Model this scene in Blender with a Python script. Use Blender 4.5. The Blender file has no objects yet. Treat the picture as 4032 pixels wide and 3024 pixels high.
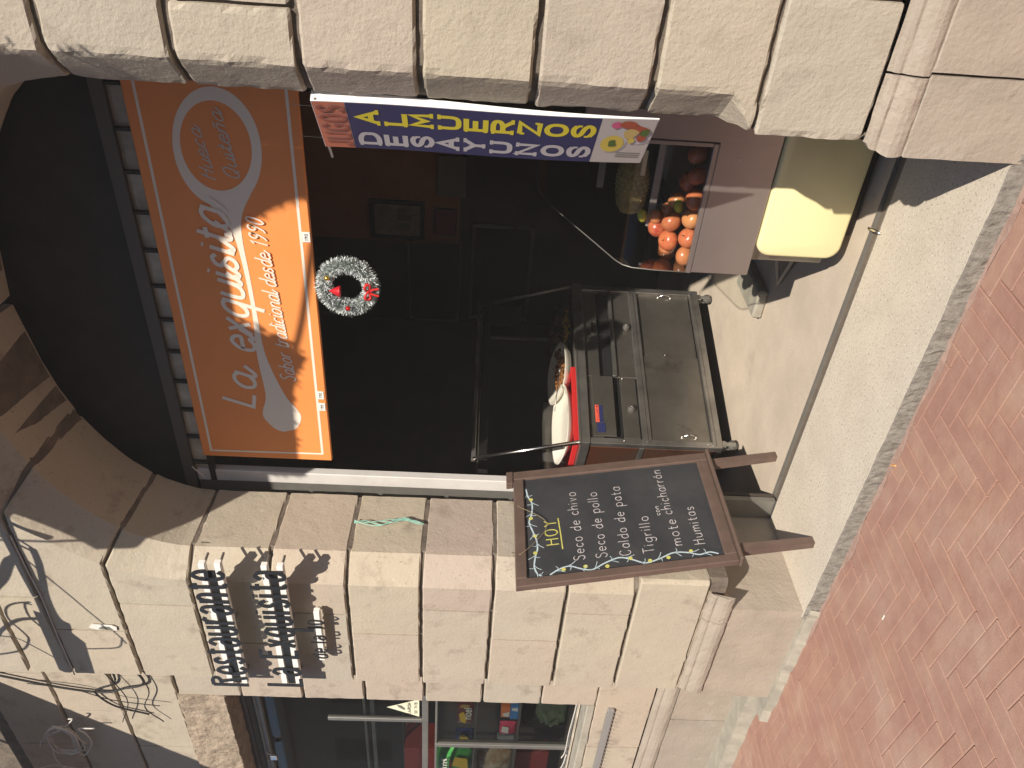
import bpy, math, random
from mathutils import Vector, Matrix, noise
random.seed(7)
C = bpy.context.scene.collection
scene = bpy.context.scene
R = math.radians
HAZE = 0.0048
# ------------------------------------------------------------ camera, light
PSI, TH, RHO, FPX = 0.6587961328, -0.0490936583, -0.0456702019, 3211.2346
CAM = Vector((0, -2.45, 1.66))
F = Vector((-math.sin(PSI)*math.cos(TH), math.cos(PSI)*math.cos(TH), math.sin(TH)))
RT = Vector((math.cos(PSI), math.sin(PSI), 0)); DN = F.cross(RT)
c_, s_ = math.cos(RHO), math.sin(RHO)
AX_R = c_*RT + s_*DN; AX_D = -s_*RT + c_*DN
cam = bpy.data.objects.new('camera', bpy.data.cameras.new('camera')); C.objects.link(cam)
M3 = Matrix((AX_D, AX_R, -F)).transposed()          # the phone was held sideways
cam.matrix_world = Matrix.Translation(CAM) @ M3.to_4x4()
cam.data.lens = FPX/4032*36; cam.data.sensor_width = 36
cam.data.clip_start = 0.05; cam.data.clip_end = 500
scene.camera = cam
SUN = Vector((0.80, -1.0, 0.92)).normalized()
world = bpy.data.worlds.new("World"); scene.world = world; world.use_nodes = True
wn = world.node_tree; wn.nodes.clear()
sky = wn.nodes.new('ShaderNodeTexSky'); sky.sky_type = 'NISHITA'; sky.sun_disc = False
sky.sun_elevation = math.asin(SUN.z); sky.sun_rotation = math.atan2(SUN.x, SUN.y)
sky.altitude = 2800; sky.air_density = 1.0; sky.dust_density = 2.0
bg = wn.nodes.new('ShaderNodeBackground'); bg.inputs[1].default_value = 0.115
wo = wn.nodes.new('ShaderNodeOutputWorld')
wn.links.new(sky.outputs[0], bg.inputs[0]); wn.links.new(bg.outputs[0], wo.inputs[0])
sl = bpy.data.lights.new('sun', 'SUN'); sl.energy = 4.4; sl.angle = R(0.55); sl.color = (1.0, 0.91, 0.80)
so = bpy.data.objects.new('sun', sl); C.objects.link(so)
so.rotation_euler = SUN.to_track_quat('Z', 'Y').to_euler()
scene.view_settings.view_transform = 'Standard'; scene.view_settings.look = 'None'
scene.view_settings.gamma = 1; scene.view_settings.use_curve_mapping = False
scene.view_settings.exposure = 0.63
scene.cycles.max_bounces = 8; scene.cycles.transparent_max_bounces = 16
try: scene.cycles.use_denoising = True
except Exception: pass

# ------------------------------------------------------------ materials
def mat(name, col, rough=0.7, metal=0.0, spec=0.3, col2=None, scale=6.0, bump=0.0, bscale=40.0, rnd=None, detail=5,
        speck=None, stain=None, coat=0.0, sheen=0.0, bump2=0.0, b2scale=8.0):
    m = bpy.data.materials.new(name); m.use_nodes = True
    n = m.node_tree; L = n.links; b = n.nodes['Principled BSDF']
    b.inputs['Roughness'].default_value = rough; b.inputs['Metallic'].default_value = metal
    b.inputs['Specular IOR Level'].default_value = spec; b.inputs['Coat Weight'].default_value = coat
    b.inputs['Base Color'].default_value = (*col, 1)
    tc = n.nodes.new('ShaderNodeTexCoord')
    geo = n.nodes.new('ShaderNodeNewGeometry')
    def nz(sc, det=detail, ro=.6):
        t = n.nodes.new('ShaderNodeTexNoise'); t.inputs['Scale'].default_value = sc; t.inputs['Detail'].default_value = det
        t.inputs['Roughness'].default_value = ro
        L.new(geo.outputs['Position'], t.inputs['Vector']); return t.outputs['Fac']
    def ramp(fac, stops):
        r = n.nodes.new('ShaderNodeValToRGB'); e = r.color_ramp.elements
        while len(e) < len(stops): e.new(.5)
        for k, (p, c) in enumerate(stops): e[k].position = p; e[k].color = (*c, 1)
        L.new(fac, r.inputs[0]); return r.outputs[0]
    def mix(fac, a, bb, mode='MIX'):
        x = n.nodes.new('ShaderNodeMix'); x.data_type = 'RGBA'; x.blend_type = mode
        if isinstance(fac, float): x.inputs[0].default_value = fac
        else: L.new(fac, x.inputs[0])
        for s, v in ((6, a), (7, bb)):
            if isinstance(v, tuple): x.inputs[s].default_value = (*v, 1)
            else: L.new(v, x.inputs[s])
        return x.outputs[2]
    c = None
    if rnd:
        oi = n.nodes.new('ShaderNodeObjectInfo'); c = ramp(oi.outputs['Random'], [(k/(len(rnd)-1), v) for k, v in enumerate(rnd)])
    if col2:
        f = ramp(nz(scale), [(.35, (0, 0, 0)), (.65, (1, 1, 1))])
        base = c if c else col
        c = mix(f, base, mix(0.6, base, col2)) if c else mix(f, col, col2)
    if stain:
        f = ramp(nz(stain[1], 6, .65), [(stain[2], (0, 0, 0)), (stain[2]+.13, (1, 1, 1))])
        c = mix(f, c if c else col, mix(stain[3] if len(stain) > 3 else .6, c if c else col, stain[0]))
    if speck:
        for (sc, cc, th) in speck:
            f = ramp(nz(sc, 2, .5), [(th, (0, 0, 0)), (th+.05, (1, 1, 1))]); c = mix(f, c if c else col, cc)
    if c: L.new(c, b.inputs['Base Color'])
    if bump:
        bp = n.nodes.new('ShaderNodeBump'); bp.inputs['Strength'].default_value = 1.0; bp.inputs['Distance'].default_value = bump
        L.new(nz(bscale, 8, .65), bp.inputs['Height'])
        last = bp
        if bump2:
            b2 = n.nodes.new('ShaderNodeBump'); b2.inputs['Strength'].default_value = 1.0; b2.inputs['Distance'].default_value = bump2
            L.new(nz(b2scale, 4, .5), b2.inputs['Height']); L.new(bp.outputs[0], b2.inputs['Normal']); last = b2
        L.new(last.outputs[0], b.inputs['Normal'])
    return m
def glassmat(name, tint=(.93, .96, .95), refl=1.0, rough=0.02):
    m = bpy.data.materials.new(name); m.use_nodes = True; n = m.node_tree; n.nodes.clear()
    t = n.nodes.new('ShaderNodeBsdfTransparent'); t.inputs[0].default_value = (*tint, 1)
    g = n.nodes.new('ShaderNodeBsdfGlossy'); g.inputs[1].default_value = rough
    fr = n.nodes.new('ShaderNodeFresnel'); fr.inputs[0].default_value = 1.5
    mu = n.nodes.new('ShaderNodeMath'); mu.operation = 'MULTIPLY'; mu.inputs[1].default_value = refl
    x = n.nodes.new('ShaderNodeMixShader'); o = n.nodes.new('ShaderNodeOutputMaterial')
    n.links.new(fr.outputs[0], mu.inputs[0]); n.links.new(mu.outputs[0], x.inputs[0])
    n.links.new(t.outputs[0], x.inputs[1]); n.links.new(g.outputs[0], x.inputs[2]); n.links.new(x.outputs[0], o.inputs[0])
    return m
STN = [(.46, .395, .305), (.45, .405, .31), (.47, .385, .315), (.43, .385, .31), (.45, .37, .305), (.48, .42, .31), (.42, .385, .315), (.47, .39, .30), (.44, .36, .30), (.47, .42, .33)]
M = dict(
 stone=mat('dressed tan stone', (.45, .39, .31), .92, col2=(.38, .33, .26), scale=2.6, bump=.004, bscale=70, rnd=STN, stain=((.29, .245, .20), 6, .57, .55), bump2=.004, b2scale=16, spec=.15, speck=[(140, (.30, .25, .20), .68)]),
 stonel=mat('smoother worn stone', (.47, .40, .33), .9, col2=(.42, .36, .29), scale=2.2, bump=.0025, bscale=70, rnd=STN, stain=((.27, .22, .175), 6.5, .56, .62), bump2=.005, b2scale=9, spec=.15, speck=[(75, (.30, .25, .19), .67), (38, (.50, .45, .38), .70)]),
 stoneg=mat('greyish weathered plinth stone', (.37, .32, .26), .92, col2=(.30, .26, .21), scale=4, bump=.004, bscale=60, rnd=[(.37, .32, .27), (.40, .34, .275), (.34, .30, .25)], stain=((.45, .41, .36), 6, .6, .5), bump2=.006, b2scale=9, spec=.15),
 rough=mat('broken rubble stone', (.44, .36, .27), .95, col2=(.30, .24, .18), scale=14, bump=.02, bscale=22, bump2=.03, b2scale=7, spec=.1),
 mortar=mat('dark recessed mortar', (.20, .165, .13), .95, col2=(.13, .11, .09), scale=12, bump=.006, bscale=50, spec=.1),
 brick=mat('red paving brick', (.30, .13, .09), .75, col2=(.30, .155, .12), scale=9, bump=.0012, bscale=120, spec=.35,
           rnd=[(.39, .235, .17), (.375, .22, .16), (.40, .25, .185), (.36, .215, .16), (.39, .235, .175), (.35, .20, .15), (.385, .23, .165)],
           stain=((.44, .32, .25), 1.6, .50, .45), bump2=.003, b2scale=16, speck=[(60, (.48, .34, .28), .73)]),
 joint=mat('sandy paving joint', (.43, .30, .245), .95, col2=(.33, .215, .175), scale=25, bump=.003, bscale=150, spec=.1),
 street=mat('far street paving', (.33, .17, .13), .9, col2=(.28, .14, .11), scale=3, bump=.003, bscale=60),
 sill=mat('grey speckled stone sill', (.60, .54, .44), .9, col2=(.54, .48, .39), scale=5, bump=.0016, bscale=160, stain=((.44, .39, .32), 4, .66, .5), speck=[(95, (.38, .33, .27), .60), (120, (.74, .68, .58), .62)], spec=.2),
 sillrough=mat('rough broken sill face', (.27, .245, .21), .95, col2=(.19, .172, .148), scale=30, bump=.012, bscale=45, spec=.1),
 floor=mat('worn cement floor', (.58, .50, .40), .85, col2=(.50, .43, .34), scale=4, bump=.001, bscale=150, stain=((.34, .28, .22), 3, .62, .5), speck=[(100, (.42, .36, .29), .62)], spec=.25),
 track=mat('rusty steel channel', (.20, .17, .14), .6, .5, col2=(.26, .21, .16), scale=30, bump=.001, bscale=90),
 metalgrey=mat('grey painted metal', (.33, .30, .28), .45, .3, col2=(.30, .27, .25), scale=4, spec=.4),
 postgrey=mat('white painted steel post', (.62, .60, .57), .5, .0, col2=(.55, .53, .50), scale=5, spec=.4),
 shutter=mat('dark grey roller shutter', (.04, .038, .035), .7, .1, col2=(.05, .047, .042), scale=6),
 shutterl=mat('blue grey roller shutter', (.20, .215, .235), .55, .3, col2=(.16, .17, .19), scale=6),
 railgrey=mat('dark grey steel rail', (.11, .10, .09), .6, .2),
 alu=mat('dull aluminium', (.30, .29, .26), .45, .6, col2=(.25, .24, .22), scale=8, spec=.4),
 pale=mat('cream transom board', (.62, .55, .44), .7, col2=(.36, .31, .24), scale=8),
 orange=mat('orange printed canvas', (.84, .30, .085), .55, col2=(.80, .275, .075), scale=2.5, bump=.0015, bscale=5, spec=.3),
 cream=mat('cream print', (.80, .72, .60), .6), creamg=mat('greyish cream print', (.62, .55, .46), .6),
 yellow=mat('pale yellow plastic', (.80, .72, .40), .45, col2=(.77, .69, .38), scale=3, spec=.4),
 mauve=mat('brushed stainless steel panel', (.40, .355, .335), .33, .75, col2=(.36, .32, .30), scale=3, spec=.5),
 steel=mat('scratched stainless steel', (.42, .40, .37), .36, .85, col2=(.25, .24, .22), scale=5, bump=.0006, bscale=12, stain=((.16, .15, .13), 5, .6, .5)),
 steeld=mat('stained dark steel sheet', (.24, .225, .195), .36, .88, col2=(.33, .305, .265), scale=3.5, bump=.0008, bscale=10, stain=((.07, .065, .055), 4, .58, .5)),
 chrome=mat('bright chrome', (.80, .78, .75), .24, 1.0),
 redsteel=mat('steel end sheet', (.26, .14, .10), .36, .8, col2=(.33, .12, .06), scale=4, bump=.0015, bscale=9, stain=((.08, .06, .05), 5, .58, .5)),
 black=mat('black void', (.008, .008, .008), .8), rubber=mat('grey rubber', (.06, .058, .052), .6, col2=(.11, .10, .09), scale=30),
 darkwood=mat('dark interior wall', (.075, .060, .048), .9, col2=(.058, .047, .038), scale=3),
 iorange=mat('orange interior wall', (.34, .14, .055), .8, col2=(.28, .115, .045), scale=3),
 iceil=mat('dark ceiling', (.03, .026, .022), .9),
 frame=mat('brown painted wood', (.145, .098, .078), .5, col2=(.115, .078, .062), scale=14, bump=.0008, bscale=40, spec=.35),
 slate=mat('black chalkboard', (.035, .037, .041), .75, col2=(.055, .056, .058), scale=4, stain=((.12, .12, .12), 5, .66, .4), spec=.2),
 chalk=mat('white pink chalk', (.78, .72, .72), .95, col2=(.36, .34, .34), scale=190), chalky=mat('yellow chalk', (.72, .68, .16), .95, col2=(.40, .38, .10), scale=190),
 chalkb=mat('pale blue chalk', (.62, .76, .80), .95, col2=(.34, .42, .45), scale=190),
 letter=mat('black enamel letter', (.022, .022, .022), .35, .1, spec=.5), rail=mat('white painted rail', (.82, .80, .75), .5, spec=.35),
 tin=mat('frosted green tinsel', (.17, .20, .18), .7), tinw=mat('white tinsel tip', (.75, .80, .80), .5), red=mat('red foil', (.65, .02, .03), .3, .3, spec=.6),
 redm=mat('dull red plastic', (.34, .05, .045), .5),
 redp=mat('red plastic', (.62, .03, .03), .4), gold=mat('gold bauble', (.75, .55, .08), .15, .9), redb=mat('red bauble', (.7, .02, .02), .12, .6),
 white=mat('white glazed melamine', (.80, .77, .68), .3, spec=.5), pork=mat('fried pork', (.30, .10, .03), .5, col2=(.45, .22, .07), scale=80, bump=.003, bscale=90),
 chips=mat('yellow plantain chips', (.75, .45, .04), .6), brownf=mat('brown food', (.14, .06, .03), .6, col2=(.22, .1, .05), scale=40),
 apple=mat('red apple skin', (.40, .06, .035), .30, col2=(.55, .22, .09), scale=34, coat=.1, spec=.5, rnd=[(.42, .04, .03), (.50, .11, .045), (.34, .022, .022), (.56, .27, .10), (.46, .06, .035)]),
 lemon=mat('green yellow lemon', (.45, .42, .05), .4), pine=mat('pineapple rind', (.20, .15, .05), .7, col2=(.34, .27, .10), scale=50), pinet=mat('pineapple scale tip', (.50, .42, .18), .6),
 stalk=mat('apple stalk', (.10, .06, .03), .8), leaf=mat('green leaf', (.05, .09, .03), .6),
 blue=mat('dark blue print', (.04, .038, .12), .5), pink=mat('salmon print', (.62, .20, .12), .5), yprint=mat('yellow print', (.78, .66, .05), .5), gprint=mat('white print', (.55, .52, .53), .5), jug=mat('dusky red outline print', (.50, .30, .25), .5),
 jugf=mat('dark red print', (.42, .11, .07), .5), white2=mat('white plastic edge', (.85, .85, .83), .4), pphoto=mat('photo tablecloth print', (.55, .50, .47), .5),
 soup=mat('soup print', (.68, .52, .10), .5), herb=mat('herb print', (.10, .16, .04), .5), meat=mat('meat print', (.42, .10, .05), .5), onion=mat('pink onion print', (.65, .12, .25), .5), rice=mat('corn print', (.60, .44, .16), .5),
 frdark=mat('dark picture frame', (.03, .02, .015), .5), paper=mat('pale paper', (.32, .28, .22), .7, col2=(.22, .18, .14), scale=14), paleboard=mat('pale green wall panel', (.16, .16, .12), .8), pinkp=mat('faded pink poster', (.18, .04, .04), .7),
 cable=mat('black cable', (.02, .02, .02), .5), cablew=mat('dirty white wire', (.55, .52, .48), .6), string=mat('teal string', (.16, .42, .33), .7, col2=(.35, .55, .45), scale=60), twine=mat('tan wire', (.30, .23, .13), .6),
 conc=mat('grey concrete block', (.40, .37, .30), .92, col2=(.30, .28, .23), scale=10, bump=.003, bscale=80), spike=mat('grey plastic spikes', (.25, .24, .23), .6),
 box=mat('grey metal box', (.30, .29, .28), .6), balc=mat('balcony concrete', (.40, .36, .30), .9),
 dgreen=mat('bright green foil', (.04, .32, .07), .3, col2=(.10, .40, .10), scale=12, spec=.6), dred=mat('orange red print', (.55, .08, .03), .4), wht=mat('white lettering print', (.8, .78, .72), .5),
 maroon=mat('maroon wrapper', (.16, .025, .02), .3, spec=.6), biscuit=mat('biscuit print', (.55, .33, .12), .5, col2=(.45, .25, .08), scale=40), ypk=mat('yellow print b', (.75, .50, .05), .4), bluepk=mat('shiny blue wrapper', (.015, .02, .12), .2, spec=.7, bump=.004, bscale=20),
 orpk=mat('orange box print', (.8, .22, .08), .5), lbpk=mat('blue box print', (.08, .25, .6), .5), pinkpk=mat('pink wrapper', (.65, .06, .13), .35, bump=.004, bscale=20), greyb=mat('grey small box', (.25, .24, .25), .5), 
 bagc=mat('clear bread bag', (.50, .42, .30), .2, col2=(.30, .16, .07), scale=14, bump=.01, bscale=18, spec=.8), greenb=mat('green plastic bag', (.11, .15, .085), .3, col2=(.07, .10, .06), scale=9, bump=.01, bscale=14, spec=.6), dark=mat('black plastic drum', (.012, .012, .012), .7),
 sticker=mat('cream sticker', (.80, .78, .58), .5), inkg=mat('grey ink', (.16, .16, .13), .6), cardb=mat('tan card', (.42, .36, .25), .8), stick_r=mat('red orange label', (.70, .10, .05), .5), stick_b=mat('navy label', (.02, .025, .09), .5),
 butt=mat('cigarette filter', (.65, .36, .14), .8), butw=mat('white paper', (.7, .68, .62), .8),
)
GL = glassmat('clear display glass', (.95, .96, .94), .35); GLW = glassmat('window glass', (.84, .88, .84), .8); GLA = glassmat('dark acrylic', (.88, .88, .86), .5)

# ------------------------------------------------------------ mesh helpers
class MB:
    def __init__(s): s.v = []; s.f = []
    def add(s, vs, fs):
        o = len(s.v); s.v += [Vector(p) for p in vs]; s.f += [tuple(i+o for i in f) for f in fs]; return s
    def box(s, lo, hi, fr=None):
        x0, y0, z0 = lo; x1, y1, z1 = hi
        p = [(x0,y0,z0),(x1,y0,z0),(x1,y1,z0),(x0,y1,z0),(x0,y0,z1),(x1,y0,z1),(x1,y1,z1),(x0,y1,z1)]
        if fr: p = [fr(*q) for q in p]
        return s.add(p, [(0,3,2,1),(4,5,6,7),(0,1,5,4),(1,2,6,5),(2,3,7,6),(3,0,4,7)])
    def bbox(s, lo, hi, b=.004, fr=None):
        "box with chamfered edges"
        lo = Vector(lo); hi = Vector(hi); b = min(b, *(abs(hi[i]-lo[i])*.45 for i in range(3)))
        c = (lo+hi)/2; h = (hi-lo)/2; P = []; idx = {}
        for sx in (-1,1):
            for sy in (-1,1):
                for sz in (-1,1):
                    for a in range(3):
                        q = Vector((sx*h.x, sy*h.y, sz*h.z)); 
                        for k in range(3):
                            if k != a: q[k] -= (sx, sy, sz)[k]*b
                        idx[(sx,sy,sz,a)] = len(P); P.append(c+q)
        fs = []
        for a in range(3):
            u, w = (a+1) % 3, (a+2) % 3
            for sg in (-1,1):
                f = []
                for (p, r) in ((-1,-1),(1,-1),(1,1),(-1,1)):
                    s3 = [0,0,0]; s3[a] = sg; s3[u] = p; s3[w] = r; f.append(idx[(*s3, a)])
                fs.append(tuple(f if sg > 0 else f[::-1]))
            for p in (-1,1):
                for r in (-1,1):
                    s0 = [0,0,0]; s1 = [0,0,0]; s0[a] = -1; s1[a] = 1
                    for q in (s0, s1): q[u] = p; q[w] = r
                    fs.append((idx[(*s0,u)], idx[(*s1,u)], idx[(*s1,w)], idx[(*s0,w)]))
        for sx in (-1,1):
            for sy in (-1,1):
                for sz in (-1,1): fs.append(tuple(idx[(sx,sy,sz,a)] for a in range(3)))
        if fr: P = [fr(*q) for q in P]
        return s.add(P, fs)
    def tube(s, pts, r, n=6, fr=None, caps=True):
        pts = [Vector(p) for p in pts]
        if fr: pts = [Vector(fr(*p)) for p in pts]
        rs = r if isinstance(r, (list, tuple)) else [r]*len(pts); V = []; Fs = []
        up = None
        for i, p in enumerate(pts):
            d = (pts[min(i+1, len(pts)-1)]-pts[max(i-1, 0)])
            d = d.normalized() if d.length > 1e-9 else Vector((0,0,1))
            if up is None: up = Vector((0,0,1)) if abs(d.z) < .9 else Vector((1,0,0))
            a = d.cross(up); 
            if a.length < 1e-6: a = d.cross(Vector((1,.3,.2)))
            a.normalize(); b = a.cross(d); up = b
            for k in range(n):
                t = 2*math.pi*k/n; V.append(p+(a*math.cos(t)+b*math.sin(t))*rs[i])
        for i in range(len(pts)-1):
            for k in range(n): Fs.append((i*n+k, i*n+(k+1) % n, (i+1)*n+(k+1) % n, (i+1)*n+k))
        if caps: Fs += [tuple(range(n))[::-1], tuple((len(pts)-1)*n+k for k in range(n))]
        return s.add(V, Fs)
    def lathe(s, prof, O, ax=(0,0,1), n=20, xs=1.0):
        "prof: (radius, height) pairs turned round the axis ax through O"
        ax = Vector(ax).normalized(); a = ax.cross(Vector((0,0,1)) if abs(ax.z) < .9 else Vector((1,0,0))).normalized(); b = ax.cross(a); V = []; Fs = []
        for (r, h) in prof:
            for k in range(n):
                t = 2*math.pi*k/n; V.append(Vector(O)+ax*h+(a*math.cos(t)*xs+b*math.sin(t))*max(r, 1e-5))
        for i in range(len(prof)-1):
            for k in range(n): Fs.append((i*n+k, i*n+(k+1) % n, (i+1)*n+(k+1) % n, (i+1)*n+k))
        return s.add(V, Fs)
    def prism(s, poly, d0, d1, fr):
        "poly (a,b) extruded along third axis from d0 to d1; fr(a,b,d)->world"
        n = len(poly); P = [fr(a, b, d0) for a, b in poly]+[fr(a, b, d1) for a, b in poly]
        return s.add(P, [tuple(range(n))[::-1], tuple(range(n, 2*n))]+[(i, (i+1) % n, n+(i+1) % n, n+i) for i in range(n)])
    def ribbon(s, pts, w, fr, off=0.0, depth=0.0):
        "flat stroke of width w along 2-D pts; depth>0 extrudes it backwards"
        pts = [Vector((p[0], p[1])) for p in pts]
        q = [pts[0]]
        for p in pts[1:]:
            if (p-q[-1]).length > 1e-5: q.append(p)
        pts = q; closed = len(pts) > 3 and (pts[0]-pts[-1]).length < w*.4
        if len(pts) < 2: return s
        if closed: pts = pts[:-1]
        n = len(pts); Lp = []; Rp = []
        for i, p in enumerate(pts):
            a = pts[(i-1) % n] if (closed or i) else None; b = pts[(i+1) % n] if (closed or i < n-1) else None
            d1 = (p-a).normalized() if a is not None else None; d2 = (b-p).normalized() if b is not None else None
            t = ((d1 or d2)+(d2 or d1)); t = t.normalized() if t.length > 1e-6 else (d1 or d2)
            nn = Vector((-t.y, t.x)); m = 1.0
            if d1 is not None and d2 is not None:
                cs = max(.55, nn.dot(Vector((-d1.y, d1.x)))); m = 1/cs
            e = Vector((0, 0))
            Lp.append(p+nn*w/2*m+e); Rp.append(p-nn*w/2*m+e)
        V = [fr(a.x, a.y, off) for a in Lp]+[fr(a.x, a.y, off) for a in Rp]; m_ = n if closed else n-1
        Fs = [(i, n+i, n+(i+1) % n, (i+1) % n) for i in range(m_)]
        if depth:
            V += [fr(a.x, a.y, off-depth) for a in Lp]+[fr(a.x, a.y, off-depth) for a in Rp]
            for i in range(m_):
                j = (i+1) % n; Fs += [(i, j, 2*n+j, 2*n+i), (n+j, n+i, 3*n+i, 3*n+j), (2*n+i, 2*n+j, 3*n+j, 3*n+i)]
            if not closed: Fs += [(0, 2*n, 3*n, n), (n-1, 2*n-1, 4*n-1, 3*n-1)]
        return s.add(V, Fs)
    def ico(s, c, r, sub=1, sc=(1,1,1), jit=0.0):
        t = (1+5**.5)/2; V = [Vector(p).normalized() for p in [(-1,t,0),(1,t,0),(-1,-t,0),(1,-t,0),(0,-1,t),(0,1,t),(0,-1,-t),(0,1,-t),(t,0,-1),(t,0,1),(-t,0,-1),(-t,0,1)]]
        Fs = [(0,11,5),(0,5,1),(0,1,7),(0,7,10),(0,10,11),(1,5,9),(5,11,4),(11,10,2),(10,7,6),(7,1,8),(3,9,4),(3,4,2),(3,2,6),(3,6,8),(3,8,9),(4,9,5),(2,4,11),(6,2,10),(8,6,7),(9,8,1)]
        for _ in range(sub):
            cache = {}; nf = []
            def mid(a, b):
                k = (min(a, b), max(a, b))
                if k not in cache: cache[k] = len(V); V.append((V[a]+V[b]).normalized())
                return cache[k]
            for a, b, c3 in Fs:
                x, y, z = mid(a, b), mid(b, c3), mid(c3, a); nf += [(a,x,z),(b,y,x),(c3,z,y),(x,y,z)]
            Fs = nf
        c = Vector(c)
        P = [c+Vector((v.x*sc[0], v.y*sc[1], v.z*sc[2]))*r*(1+jit*noise.noise(v*2.3+c*9)) for v in V]
        return s.add(P, Fs)
    def build(s, name, m, parent=None, smooth=False, fix=True):
        off = Vector((0,0,0))
        if parent is not None: off = ROOTLOC.get(parent, Vector((0,0,0)))
        me = bpy.data.meshes.new(name); me.from_pydata([tuple(p-off) for p in s.v], [], s.f); me.update()
        if fix:
            import bmesh
            bm = bmesh.new(); bm.from_mesh(me); bmesh.ops.recalc_face_normals(bm, faces=bm.faces); bm.to_mesh(me); bm.free()
        if smooth:
            for p in me.polygons: p.use_smooth = True
        me.materials.append(m)
        o = bpy.data.objects.new(name, me); C.objects.link(o)
        if parent is not None: o.parent = parent; ROOTLOC[o] = off
        return o
ROOTLOC = {}
def thing(name, label, cat, loc=(0,0,0), group=None):
    o = bpy.data.objects.new(name, None); C.objects.link(o); o.location = loc; o.empty_display_size = .1
    ROOTLOC[o] = Vector(loc); o['label'] = label; o['category'] = cat
    if group: o['group'] = group
    return o
def tag(o, label, cat, group=None):
    o['label'] = label; o['category'] = cat
    if group: o['group'] = group
    return o
def kind(o, k): o['kind'] = k; return o
def frame3(O, U, V, W):
    O, U, V, W = map(Vector, (O, U, V, W)); return lambda a, b, c=0.0: O+U*a+V*b+W*c
def cr(pts, k=6):
    "Catmull-Rom curve through points"
    P = [Vector(p) for p in pts]; out = []
    closed = (P[0]-P[-1]).length < 1e-6
    for i in range(len(P)-1):
        p0 = P[i-1] if i else (P[-2] if closed else P[0]*2-P[1]); p1, p2 = P[i], P[i+1]
        p3 = P[i+2] if i+2 < len(P) else (P[1] if closed else P[-1]*2-P[-2])
        for t in range(k):
            u = t/k; out.append(.5*((2*p1)+(p2-p0)*u+(2*p0-5*p1+4*p2-p3)*u*u+(3*p1-p0-3*p2+p3)*u**3))
    out.append(P[-1]); return out
def link_copy(o, parent, loc=None):
    c = o.copy(); C.objects.link(c); c.parent = parent
    if loc is not None: c.location = loc
    return c

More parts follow.
